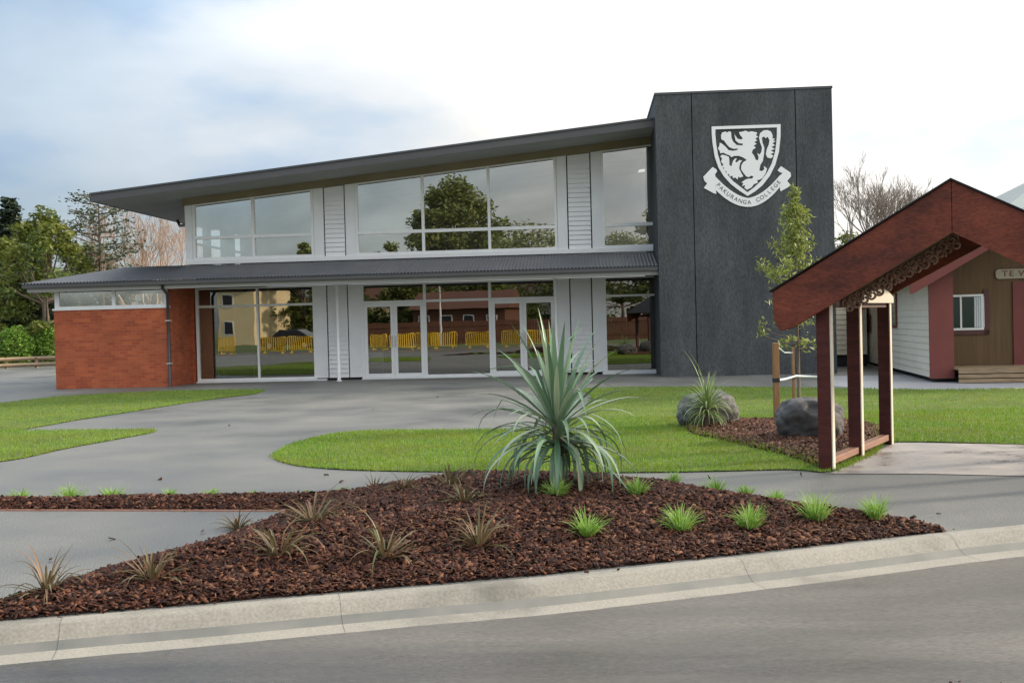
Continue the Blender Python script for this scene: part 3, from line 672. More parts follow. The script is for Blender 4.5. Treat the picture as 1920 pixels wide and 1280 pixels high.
def shrub(loc, H, W_, label, mat, seed, leaf=.16):
    o = empty('shrub', loc); tag(o, label, 'shrub'); rr = random.Random(seed)
    mb = MB()
    for i in range(6): mb.tube([(0,0,0),(rr.uniform(-.3,.3)*W_,rr.uniform(-.3,.3)*W_,H*.7)], [.04,.01], 5)
    mb.build('stem', M['bark'], o)
    q = NR.normal(0,1,(3200,3)); q /= np.linalg.norm(q,axis=1)[:,None]; q *= NR.uniform(.55,1,(3200,1)); n_ = np.array([1+.18*noise.noise(Vector(v)*2.5+Vector((seed,0,0))) for v in q]); q *= n_[:,None]
    q = q*np.array([W_/2,W_/2,H/2])+np.array([0,0,H/2]); cloud_obj('foliage', q, leaf, mat, o)
shrub(back(28,640,52), 2.0, 1.9, 'rounded bright green shrub behind the log rail at the left edge', M['leafbright'], 1)
shrub(back(95,640,53), 2.1, 1.6, 'bright green shrub tucked beside the end of the brick wing', M['leafbright'], 2)
shrub(back(-8,640,52), 1.6, 1.6, 'darker low shrub at the picture edge left of the rounded bright one', M['leafmid'], 3)
for i, (px, lb) in enumerate([(1572,'dark green shrub seen in the gap right of the grey tower'),]):
    shrub(back(px,600,40), 3.0, 1.6, lb, M['leafmid'], 7+i)
# log rail
o = empty('log_rail', back(60,680,49.5)); tag(o, 'low weathered log rail on short posts in front of the hedge at left', 'rail')
mb = MB(); mb.tube([(-1.6,0,.42),(1.6,0.1,.45)], .09, 10); mb.build('rail', M['deck'], o, True)
mb = MB(); mb.tube([(-1.7,-.15,.14),(1.5,-.1,.17)], .09, 10); mb.build('rail', M['deck'], o, True)
for x in (-1.2, .2, 1.2): mb = MB(); mb.tube([(x,.02,-.05),(x,.02,.5)], .08, 8); mb.build('post', M['deck'], o, True)
# right of the tower
bare_tree(back(1642,420,58), 8.7, .26, 'tall leafless grey branched tree right of the tower', M['baregrey'], 22, depth=6, r0=.2, stems=8, z_split=.2, tilt=.26)
broad_tree(back(1590,430,64), 6.2, 5.0, 'olive green bush growing below the leafless tree', M['leafmid'], 24, .3, nc=40, per=60, leaf=.25)

# staked sapling
p = ground(1498, 778); root = empty('sapling', p); tag(root, 'young yellow green sapling tied between stakes in front of the tower', 'tree')
rr = random.Random(11); mb = MB(); Hs = 3.50
mb.tube([(0,0,-.05),(.015,0,1),(-.01,.01,2),(.01,0,Hs-.1)], [.028,.022,.016,.006], 8); C = []
def spray(z, ln, up, az, n, sp, st=.35):
    e = Vector((math.cos(az)*ln, math.sin(az)*ln, z+up*ln)); s = Vector((0,0,z)); m_ = s.lerp(e,.6)-Vector((0,0,.05*ln)); mb.tube([s,m_,e], [.009,.006,.003], 4)
    for _ in range(n):
        q = rr.uniform(st,1.05); b = s.lerp(e,q); C.append((b.x+rr.gauss(0,sp), b.y+rr.gauss(0,sp), b.z+rr.gauss(0,sp)))
for i in range(34):
    t = i/34; z = 2.25+1.0*t; spray(z, .40*(1-t*.7)*rr.uniform(.4,1.15), rr.uniform(.6,1.1), i*2.4, 42, .04, .2)
for i in range(10): spray(1.95+.02*i, rr.uniform(.35,.62), .55, i*2.4, 60, .04, .5)
for i in range(7): spray(3.2+.05*i, .07, 1.6, i*2.4, 26, .022, .1)
for i in range(22): spray(1.35+.025*i, rr.uniform(.2,.42), .5, i*2.4, 16, .05, .5)
for i in range(8): spray(1.05+.02*i, rr.uniform(.2,.36), .1, i*2.4, 14, .04, .6)
for i in range(3): spray(1.1+.1*i, .55, .35, 3.0+.1*i, 12, .03, .9)
mb.build('trunk', M['bark'], root, True); cloud_obj('crown', np.array(C), .10, M['sapleaf'], root, flat=1.0, asp=.26)
for (x, y, top, lb) in [(1457,792,1.18,'thick pine stake left of the sapling trunk'), (1489,782,1.08,'thin pale stake standing right against the sapling trunk')]:
    q = ground(x, y); o = empty('tree_stake', q); tag(o, lb, 'stake', 'stakes holding the sapling')
    r_ = .042 if x < 1470 else .02; mb = MB(); mb.box(-r_, r_, -r_, r_, -.05, top); mb.build('shaft', M['stake'], o, bevel=.006)
    mb = MB(); mb.box(-r_-.004, r_+.004, -r_-.004, r_+.004, .60, .66); mb.build('staple_band', M['dark'], o)
a = ground(1457,792); b = ground(1489,782); mb = MB()
for z0, z1 in ((.63,.64),): mb.tube([a+Vector((.04,0,z0)), (a+b)/2+Vector((0,-.03,z0-.01)), b+Vector((.03,-.03,z1)), b+Vector((.55,.3,z1-.05))], .018, 6)
mb.tube([a+Vector((.03,0,1.12)), (a+b)/2+Vector((0,0,1.02)), b+Vector((0,0,1.0))], .008, 6)
tag(mb.build('tree_tie', M['tbl'], smooth=True), 'pale webbing tie strung between the stakes and the sapling', 'tie')

# ------------------------------------------------------------------ the hall
B = Frame(0, 31.1, 4.0)
hall = empty('school_hall', B.o, B.a)
tag(hall, 'two storey school hall with sloping roof, orange brick wing and dark grey tower', 'building')
U = lambda x, y=600, v=0: B.at(x, y, v)[0]
Zb = lambda x, y, v=0: B.at(x, y, v)[1]
VT = -2.2; VR = -1.75; VC = -2.15; VB = -1.72                             # tower front, roof edge, canopy gutter, brick front
# main roof line (z of the fascia top along u)
ua, za = B.at(168, 362, VR); ub, zb = B.at(1229, 220, VR)
sl_ = (zb-za)/(ub-ua); FT = lambda u: za+(u-ua)*sl_
FH = .25; ST = lambda u: FT(u)-FH                                        # soffit height
tl, tr_ = U(1233, 400, VT), U(1564, 400, VT); tt = Zb(1400, 167.5, VT)
uL = U(349, 440); uR = U(1262, 440)
VD = 7.5
# roof slab
mb = MB(); mb.prism_v([(ua,FT(ua)),(tl+.35,FT(tl+.35)),(tl+.35,FT(tl+.35)-.05),(ua,FT(ua)-.05)], VR-.03, VD+.6); mb.build('roof', M['roofdark'], hall)
mb = MB(); mb.prism_v([(ua+.02,FT(ua)-.053),(tl-.003,FT(tl)-.053),(tl-.003,ST(tl)),(ua+.02,ST(ua))], VR, VR+.05); mb.prism_v([(ua+.02,FT(ua)-.053),(ua+.07,FT(ua)-.053),(ua+.07,ST(ua)),(ua+.02,ST(ua))], VR+.052, VD+.5); mb.build('fascia', M['fascia'], hall)
mb = MB(); mb.prism_v([(ua+.072,ST(ua)+.03),(tl-.003,ST(tl)+.03),(tl-.003,ST(tl)+.012),(ua+.072,ST(ua)+.012)], VR+.052, VD+.5); mb.build('soffit', M['soffit'], hall)
mb = MB(); mb.prism_v([(uL-.05,ST(uL)+.01),(tl,ST(tl)+.01),(tl,ST(tl)-.20),(uL-.05,ST(uL)-.20)], -.14, -.02); mb.build('eaves_beam', M['beam'], hall)
# low-edge gutter and its downpipe
mb = MB(); mb.box(ua-.06, ua+.015, VR+.1, VD+.4, ST(ua)+.02, ST(ua)+.16); mb.build('gutter', M['fascia'], hall)
gz = ST(ua)
mb = MB(); mb.tube([(ua+.2,4.2,gz+.02),(ua+.35,4.0,gz-.18),(uL-.3,2.4,gz-.30),(uL-.08,2.2,gz-.32),(uL-.08,2.2,3.4)], .05, 8); mb.build('downpipe', M['pipe'], hall, True)
# upper side, back and partition walls
wz = 3.40
mb = MB()
zl_, zh_ = wz+.22, 4.78
cuts = [.12,.30,1.35,1.60,2.95,4.0,4.95,VD]
for k in range(7):
    if k % 2 == 0: mb.prism_v([(uL,wz),(uL+.14,wz),(uL+.14,ST(uL+.14)),(uL,ST(uL))], cuts[k], cuts[k+1])
    else:
        mb.prism_v([(uL,wz),(uL+.14,wz),(uL+.14,zl_),(uL,zl_)], cuts[k], cuts[k+1]); mb.prism_v([(uL,zh_),(uL+.14,zh_),(uL+.14,ST(uL+.14)),(uL,ST(uL))], cuts[k], cuts[k+1]); mb.box(uL+.02, uL+.10, cuts[k], cuts[k+1], 4.15, 4.21)
# rear wall with openings
op = []
cur = uL+.14
for (a0, a1, zl, zh) in op:
    if a0 > cur: mb.prism_v([(cur,wz),(a0,wz),(a0,ST(a0)),(cur,ST(cur))], VD-.15, VD)
    if zl > wz: mb.prism_v([(a0,wz),(a1,wz),(a1,zl),(a0,zl)], VD-.15, VD)
    mb.prism_v([(a0,zh),(a1,zh),(a1,ST(a1)),(a0,ST(a0))], VD-.15, VD); cur = a1
mb.prism_v([(cur,wz),(tl+.4,wz),(tl+.4,ST(tl+.4)),(cur,ST(cur))], VD-.15, VD)
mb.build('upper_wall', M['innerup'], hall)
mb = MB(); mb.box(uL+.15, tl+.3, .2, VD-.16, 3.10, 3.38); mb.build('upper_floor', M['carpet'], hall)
ug = U(369, 640)                                                         # left end of ground floor glazing
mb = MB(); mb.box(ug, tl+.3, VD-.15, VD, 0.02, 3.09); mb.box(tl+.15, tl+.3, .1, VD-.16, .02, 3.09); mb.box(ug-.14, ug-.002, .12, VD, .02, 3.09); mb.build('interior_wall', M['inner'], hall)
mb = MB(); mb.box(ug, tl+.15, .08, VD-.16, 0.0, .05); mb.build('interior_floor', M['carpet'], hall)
mb = MB(); mb.box(U(383,640,.6), U(411,640,.6), .10, .14, .06, 2.35); mb.build('plywood_panel', M['ply'], hall)

# window helper: frames of bars with panes as sub-parts
def window(name, us, rows, top, bar=.055, side=(None,None), gm=M['glass'], v=0.0, label=None, bot=None, mid=.05):
    """us: bar centre positions; rows: heights of transoms; top: function z(u) or number"""
    tf = top if callable(top) else (lambda u: top)
    z0 = rows[0]; mb = MB(); b = bar/2
    for i, u in enumerate(us):
        w_ = b if i in (0, len(us)-1) else mid/2
        mb.prism_v([(u-w_,z0),(u+w_,z0),(u+w_,tf(u+w_)),(u-w_,tf(u-w_))], v-.06, v+.06)
    for i in range(len(us)-1):
        a0 = us[i]+(b if i == 0 else mid/2); a1 = us[i+1]-(b if i+2 == len(us) else mid/2)
        mb.box(a0, a1, v-.055, v+.055, z0, z0+bar)
        for z in rows[1:]: mb.box(a0, a1, v-.05, v+.05, z-mid*.62, z+mid*.62)
        mb.prism_v([(a0,tf(a0)-.04),(a1,tf(a1)-.04),(a1,tf(a1)-.002),(a0,tf(a0)-.002)], v-.055, v+.055)
    o = mb.build(name, M['white'], hall)
    if label: o['label'] = label
    pm = MB()
    for i in range(len(us)-1):
        a0 = us[i]; a1 = us[i+1]; zz = [z0]+list(rows[1:])
        for j in range(len(zz)):
            if j+1 < len(zz): q = [(a0,zz[j]),(a1,zz[j]),(a1,zz[j+1]),(a0,zz[j+1])]
            else: q = [(a0,zz[j]),(a1,zz[j]),(a1,tf(a1)),(a0,tf(a0))]
            pm.add([(x, v+.012, z) for x, z in q], [(0,1,2,3)])
    pm.build('pane', gm, o)
    return o
us_bot = Zb(700, 486.5); us_b = us_bot                                   # underside of the white upper sill
TT = Zb(800, 433)
topU = lambda u: ST(u)-.20
window('upper_window', [U(365,450),U(476,450),U(587,450)], [us_b+.13, TT], topU, .075, gm=M['glassup'], mid=.075, label='two bay upper window at the low end of the roof')
window('upper_window', [U(670,440),U(794,440),U(918,440),U(1043,440)], [us_b+.13, TT], topU, .07, gm=M['glassup'], mid=.075, label='three bay upper window reflecting a round tree')
window('upper_window', [U(1131,420),U(1240,420)], [us_b+.13, TT], topU, .07, gm=M['glassup'], mid=.075, label='single bay upper window beside the tower')
mb = MB(); mb.box(uL-.02, tl-.003, -.10, .06, us_b, us_b+.128); mb.build('upper_sill', M['white'], hall, bevel=.008)
def trim(name, x0, x1, y, zb0, topf, mat=M['board'], v0=-.05, v1=.06):
    a0, a1 = U(x0, y), U(x1, y); mb = MB(); mb.prism_v([(a0,zb0),(a1,zb0),(a1,topf(a1)),(a0,topf(a0))], v0, v1); return mb.build(name, mat, hall)
trim('corner_post', 349, 362, 450, us_b+.13, topU)
z2 = lambda u: 2.80
for (x0, x1, x2, x3, zb0, tf, yy) in [(589.5,608,649,667.5,us_b+.13,topU,440),(1045.5,1064,1110,1128.5,us_b+.13,topU,420),(592.5,614,655,680,.07,z2,620),(1046,1069,1112,1135.5,.07,z2,610)]:
    trim('flat_cladding', x0, x1, yy, zb0, tf); trim('flat_cladding', x2, x3, yy, zb0, tf)
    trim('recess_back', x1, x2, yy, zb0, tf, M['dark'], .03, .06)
    a0, a1 = U(x1, yy)+.035, U(x2, yy)-.035; mb = MB(); z = zb0; k = 0
    while z < tf(a0)-.16:
        z1 = z+.135
        mb.add([(a0,-.05,z),(a1,-.05,z),(a1,-.012,z1),(a0,-.012,z1),(a0,.028,z),(a1,.028,z),(a1,.028,z1),(a0,.028,z1)], [(0,1,2,3),(0,4,5,1),(3,2,6,7),(0,3,7,4),(1,5,6,2),(4,7,6,5)]); z = z1
    zt0, zt1 = tf(a0)-.01, tf(a1)-.01
    mb.prism_v([(a0,z),(a1,z),(a1,zt1),(a0,zt0)], -.02, .028); mb.build('weatherboard_panel', M['board'], hall)
# ground floor glazing
gb = .045; TL = Zb(800, 564); z2n = 2.80
window('window', [U(372,640),U(485,640),U(591,640)], [gb, TL], z2n, .07, label='two bay ground floor window next to the brick wing', mid=.055)
window('window', [U(1136,620),U(1244,620)], [gb, TL], z2n, .05, label='single ground floor window beside the tower', mid=.05)
mb = MB(); mb.box(U(1128,620), tl-.003, -.2, -.062, 0, .11); mb.build('window_ledge', M['white'], hall)
# entrance: highlight row, doors and centre pane
e0, e1, e2, e3 = U(681,620), U(798,620), U(920,620), U(1043,620)
mb = MB(); DW = .06
for u in (e0, e1, e2, e3): mb.prism_v([(u-.04,.03),(u+.04,.03),(u+.04,z2n),(u-.04,z2n)], -.06, .06)
for a, b in ((e0,e1),(e1,e2),(e2,e3)):
    mb.box(a+.042, b-.042, -.055, .055, z2n-.05, z2n-.002); mb.box(a+.042, b-.042, -.055, .055, TL-.035, TL+.035)
mb.box(e1+.042, e2-.042, -.055, .055, .03, .10)
ef = mb.build('entrance_frame', M['white'], hall)
pm = MB()
for a, b in ((e0,e1),(e1,e2),(e2,e3)): pm.add([(a,.012,TL),(b,.012,TL),(b,.012,z2n),(a,.012,z2n)], [(0,1,2,3)])
pm.add([(e1,.012,.05),(e2,.012,.05),(e2,.012,TL),(e1,.012,TL)], [(0,1,2,3)]); pm.build('pane', M['glass'], ef)
for a, b in ((e0,e1),(e2,e3)):
    m_ = (a+b)/2
    for x0, x1, hs in ((a+.043, m_-.003, 1), (m_+.003, b-.043, -1)):
        mb = MB(); zb0, zt = .03, TL-.038; s = .095
        mb.box(x0, x0+s, -.045, .02, zb0, zt); mb.box(x1-s, x1, -.045, .02, zb0, zt); mb.box(x0+s+.001, x1-s-.001, -.043, .018, zb0, zb0+.13); mb.box(x0+s+.001, x1-s-.001, -.043, .018, zt-.10, zt)
        d = mb.build('door', M['white'], hall)
        pm = MB(); pm.add([(x0+s,-.01,zb0+.13),(x1-s,-.01,zb0+.13),(x1-s,-.01,zt-.1),(x0+s,-.01,zt-.1)], [(0,1,2,3)]); pm.build('pane', M['glass'], d)
        hx = x1-s*.5 if hs == 1 else x0+s*.5
        mb = MB(); mb.tube([(hx,-.046,.95),(hx,-.10,.95),(hx,-.10,1.25),(hx,-.046,1.25)], .012, 8); mb.build('handle', M['metal'], d, True)
for u in (e1+.3, e2-.3): 
    mb = MB(); mb.box(u-.02, u+.02, -.14, -.062, 0, .04); mb.build('door_stop', M['white'], hall)
mb = MB(); mb.box(e0-.05, e3+.05, -.13, -.06, .0, .028); mb.box(ug, U(615,700), -.13, -.062, 0, .042); mb.build('threshold', M['white'], hall)
# columns
for x in (633.5, 1043):
    u = U(x, 620, -.75); mb = MB(); mb.tube([(u,-.75,0),(u,-.75,2.83)], .05, 16); mb.build('column', M['white'], hall, True); 
    c = hall.children[-1]; mb = MB(); mb.tube([(u,-.75,.0),(u,-.75,.025)], .085, 16); mb.build('base_plate', M['white'], [o for o in bpy.data.objects if o.name.startswith('column')][-1])
# canopy: gutter, soffit, ribbed roof with a hip at the left end
cg = Zb(700, 522.5, VC); cl = U(40, 533, VC)                             # gutter bottom height, left end
gh = .13; gt = cg+gh
mb = MB(); mb.box(cl, tl-.003, VC, VC+.10, cg, gt); gut = mb.build('canopy_gutter', M['fascia'], hall, bevel=.02)
mb = MB(); mb.box(cl, cl+.10, VC+.102, 4.0, cg, gt); mb.build('canopy_gutter', M['fascia'], hall, bevel=.02)
mb = MB(); mb.box(cl+.105, tl-.003, VC+.105, -.02, cg-.02, cg+.02); mb.box(cl+.105, U(300,560)+.2, -.018, 4.0, cg-.02, cg+.02); mb.build('canopy_soffit', M['soffit'], hall)
mb = MB(); mb.box(cl+.10, tl-.003, VC+.11, VC+.14, cg-.11, cg-.022); mb.build('canopy_fascia', M['soffit'], hall)
rt = us_b-.01; run = -VC; rise = rt-gt; pit = .095
def roofz(u, v):
    a = (v-VC)/run*rise; b = (u-cl)/run*rise; return gt+.01+min(a, max(b, 0), rise)
ml = MB(); nu = int((tl-.003-cl)/(pit/4)); row = [VC-.03]+[VC+run*k/8 for k in range(1, 8)]+[-.11]
def addgrid(vs, u0, u1):
    n = int((u1-u0)/(pit/4)); b0 = len(ml.v)
    for v in vs:
        for i in range(n+1):
            u = u0+(u1-u0)*i/n; ml.v.append((u, v, roofz(u, v)+.018*math.sin(2*math.pi*u/pit)))
    for j in range(len(vs)-1):
        for i in range(n): k = b0+j*(n+1)+i; ml.f.append((k, k+1, k+n+2, k+n+1))
addgrid(row, cl-.02, tl-.004)
addgrid([-.11, 1.0, 2.2, 4.0], cl-.02, uL-.03)
ml.build('canopy_roof', M['roofdark'], hall, smooth=True)
# brick wing
bL, bR = U(103, 650, VB), U(319, 650, VB); bz = Zb(200, 580, VB)
mb = MB(); mb.box(bL, bR, VB, VB+.12, -.02, bz); mb.box(bL, bL+.12, VB+.12, 5.5, -.02, bz); mb.box(bR-.12, bR, VB+.12, .0, -.02, cg-.025); mb.box(bR, ug-.03, -.12, .02, -.02, cg-.025) 
mb.build('brick_wall', M['brick'], hall)
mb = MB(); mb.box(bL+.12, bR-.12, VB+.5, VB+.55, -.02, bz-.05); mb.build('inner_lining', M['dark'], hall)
mb = MB(); mb.box(bL-.03, bR-.003, VB-.03, VB+.10, bz+.002, bz+.055); mb.build('brick_sill', M['white'], hall)
cz = cg-.11; x0, x1, xm = bL+.02, bR-.06, U(212, 560, VB)
mb = MB(); fy0, fy1 = VB+.02, VB+.09
mb.box(x0, x0+.13, fy0, fy1, bz+.056, cz); mb.box(x1-.08, x1, fy0, fy1, bz+.056, cz); mb.box(xm-.05, xm+.05, fy0, fy1, bz+.056, cz); mb.box(x0+.131, xm-.051, fy0, fy1, bz+.056, bz+.11); mb.box(xm+.051, x1-.081, fy0, fy1, bz+.056, bz+.11)
mb.box(x0, x0+.07, fy1, 5.0, bz+.056, bz+.11)
cw = mb.build('clerestory_window', M['white'], hall)
pm = MB(); pm.add([(x0+.1,VB+.05,bz+.08),(x1,VB+.05,bz+.08),(x1,VB+.05,cz),(x0+.1,VB+.05,cz)], [(0,1,2,3)]); pm.build('pane', glassmat('wavy clerestory glass', .42, (.6,.6,.55), .012, 1.0), cw)
# downpipe at the brick corner
u = bR-.0; mb = MB(); mb.tube([(u-.02,VC+.06,cg),(u-.02,VC+.08,cg-.1),(u,VB-.07,cg-.26),(u,VB-.07,.02)], .045, 10); dp = mb.build('downpipe', M['pipe'], hall, True)
for z in (Zb(318,601,VB), Zb(318,681,VB)): mb = MB(); mb.box(u-.07, u+.07, VB-.125, VB-.002, z-.012, z+.012); mb.build('bracket', M['metal'], dp)
# tower
j1, j2 = U(1301, 400, VT), U(1495, 400, VT); g_ = .012
mb = MB()
for a, b in ((tl, j1-g_), (j1+g_, j2-g_), (j2+g_, tr_)): mb.box(a, b, VT, VT+.12, -.02, tt-.06)
mb.box(tl+.002, tr_-.002, VT+.12, 3.2, -.02, tt-.062)
tw = mb.build('tower', M['tower'], hall)
mb = MB(); mb.box(tl-.02, tr_+.02, VT-.02, 3.22, tt-.06, tt); mb.build('cap_flashing', M['roofdark'], tw)
# crest
cr = empty('crest', (0, 0, 0), 0, hall)
def K(pts, dv=0): return [B.at(1300+x/6.4, 210+y/6.4, VT) for x, y in pts]
def ringmesh(o_, i_, v0, v1):
    tr = tessellate_polygon([[Vector((p[0],p[1],0)) for p in o_], [Vector((p[0],p[1],0)) for p in i_]]); P_ = list(o_)+list(i_); n = len(P_); mb = MB(); fs = []
    for a, b, c in tr:
        if (P_[b][0]-P_[a][0])*(P_[c][1]-P_[a][1])-(P_[c][0]-P_[a][0])*(P_[b][1]-P_[a][1]) < 0: a, b, c = a, c, b
        fs += [(a,b,c),(a+n,c+n,b+n)]
    for st, ln_ in ((0,len(o_)),(len(o_),len(i_))):
        for i in range(ln_): a, b = st+i, st+(i+1)%ln_; fs.append((a,b,b+n,a+n))
    mb.add([(p[0],v0,p[1]) for p in P_]+[(p[0],v1,p[1]) for p in P_], fs); return mb
so_ = [(218,178),(1045,150),(1044,300),(1025,480),(980,640),(915,770),(830,880),(740,955),(650,1010),(550,945),(450,868),(365,775),(300,670),(255,540),(230,380),(220,270)]
si_ = [(262,212),(1002,188),(1000,310),(980,480),(940,620),(880,735),(800,840),(720,912),(648,965),(570,905),(475,832),(400,745),(335,645),(295,520),(272,380),(263,280)]
V0 = VT-.03
ringmesh(K(so_), K(si_), V0, VT-.001).build('shield', M['crest'], cr)
lion = [(330,285),(345,250),(385,238),(400,250),(430,235),(452,245),(455,310),(475,360),(520,400),(590,405),(592,382),(545,378),(505,345),(490,262),(500,285),(530,325),(575,335),(592,315),(560,280),(545,245),(585,240),(625,228),(660,243),(700,235),(735,243),(765,250),(750,285),(775,300),(742,325),(765,345),(728,365),(758,385),(722,408),(748,432),(712,455),(700,492),(725,525),(750,580),(775,580),(782,545),(765,495),(795,515),(815,480),(822,430),(800,370),(786,310),(800,258),(840,225),(890,220),(930,240),(950,285),(948,325),(980,318),(955,350),(988,352),(945,380),(980,402),(935,422),(975,448),(928,465),(970,490),(925,505),(960,530),(930,560),(888,550),(868,510),(880,450),(905,390),(912,340),(890,300),(868,318),(845,297),(820,312),(828,370),(850,430),(846,510),(832,590),(802,640),(790,705),(822,712),(850,690),(845,650),(882,680),(868,735),(832,790),(800,812),(762,822),(775,850),(725,868),(700,905),(645,935),(612,912),(622,880),(580,892),(600,855),(575,848),(620,815),(655,803),(705,800),(722,775),(690,765),(668,785),(630,772),(598,730),(572,690),(575,640),(598,605),(640,578),(590,545),(540,528),(490,530),(455,545),(430,520),(395,510),(360,490),(322,500),(315,470),(295,440),(310,410),(315,372),(345,385),(385,420),(420,460),(470,470),(530,458),(530,440),(480,445),(430,425),(395,385),(370,350),(335,330)]
leg = [(345,515),(390,525),(425,540),(430,580),(432,640),(458,655),(465,620),(478,585),(500,560),(520,560),(500,600),(520,608),(550,580),(585,585),(560,615),(548,680),(575,735),(598,775),(560,790),(540,775),(530,812),(500,785),(480,800),(465,765),(440,780),(425,745),(400,750),(395,710),(362,710),(370,670),(340,665),(360,630),(330,600),(345,560),(322,535)]
mb = MB(); mb.prism_v(K(lion), V0+.002, VT-.001); mb.prism_v(K(leg), V0+.004, VT-.001); mb.build('lion', M['crest'], cr)
def arc(p0, p1, p2, n=14):
    return [((1-t)**2*p0[0]+2*t*(1-t)*p1[0]+t*t*p2[0], (1-t)**2*p0[1]+2*t*(1-t)*p1[1]+t*t*p2[1]) for t in [i/n for i in range(n+1)]]
up_ = arc((262,775),(480,1010),(655,1035),10)+arc((655,1035),(830,1010),(1030,770),10)[1:]
dn_ = arc((1060,870),(860,1140),(655,1140),10)+arc((655,1140),(470,1140),(270,940),10)[1:]
mb = MB(); mb.prism_v(K(up_+dn_), V0, VT-.001)
mb.prism_v(K([(118,780),(230,662),(275,690),(285,715),(262,745),(262,775),(270,940),(275,985),(240,975),(125,912),(165,860),(130,825)]), V0+.006, VT-.001)
mb.prism_v(K([(1010,700),(1050,652),(1165,730),(1170,775),(1125,830),(1170,885),(1045,955),(1035,905),(1060,870),(1030,770),(1070,735),(1030,722)]), V0+.006, VT-.001)
mb.build('banner', M['crest'], cr)
def text_mesh(s, size, ext=.004):
    c = bpy.data.curves.new('t', 'FONT'); c.body = s; c.size = size; c.extrude = ext; c.align_x = 'CENTER'; c.align_y = 'CENTER'
    o = bpy.data.objects.new('t', c); COL.objects.link(o); dg = bpy.context.evaluated_depsgraph_get(); me = bpy.data.meshes.new_from_object(o.evaluated_get(dg)); bpy.data.objects.remove(o); bpy.data.curves.remove(c)
    return [v.co.copy() for v in me.vertices], [tuple(p.vertices) for p in me.polygons]
midl = arc((285,865),(480,1080),(655,1088),24)+arc((655,1088),(830,1080),(1035,830),24)[1:]
acc = [0]
for a, b in zip(midl, midl[1:]): acc.append(acc[-1]+math.dist(a, b))
word = 'PAKURANGA COLLEGE'; mb = MB()
for i, ch in enumerate(word):
    if ch == ' ': continue
    s = acc[-1]*(.02+.96*i/(len(word)-1)); k = max(j for j in range(len(acc)) if acc[j] <= s); k = min(k, len(midl)-2)
    t = (s-acc[k])/(acc[k+1]-acc[k]); p_ = (midl[k][0]+(midl[k+1][0]-midl[k][0])*t, midl[k][1]+(midl[k+1][1]-midl[k][1])*t)
    u0, z0 = K([p_])[0]; a0 = K([midl[k], midl[k+1]]); ang = math.atan2(a0[1][1]-a0[0][1], a0[1][0]-a0[0][0])
    vs, fs = text_mesh(ch, .15); ca, sa = math.cos(ang), math.sin(ang)
    mb = MB(); mb.add([(u0+v.x*ca-v.y*sa, V0-.003-v.z, z0+v.x*sa+v.y*ca) for v in vs], fs); mb.build('letter', M['letter'], cr)
# folding tables inside
for x, w_, lb in ((448, 1.3, 'white topped folding table inside the left ground floor window'), (702, .7, 'pale table just inside the left entrance door')):
    uu = U(x, 670, .7); o = empty('folding_table', B.world(uu, .7, .05), B.a); tag(o, lb, 'table')
    mb = MB(); mb.box(-w_/2, w_/2, -.35, .35, .70, .73); mb.box(-w_/2, w_/2, -.36, -.352, .42, .73); mb.build('table_top', M['tbl'], o)
    for sx_ in (-1, 1):
        for sy_ in (-1, 1): mb = MB(); mb.tube([(sx_*w_*.42, sy_*.28, 0), (sx_*w_*.42, sy_*.28, .7)], .015, 6); mb.build('leg', M['metal'], o)

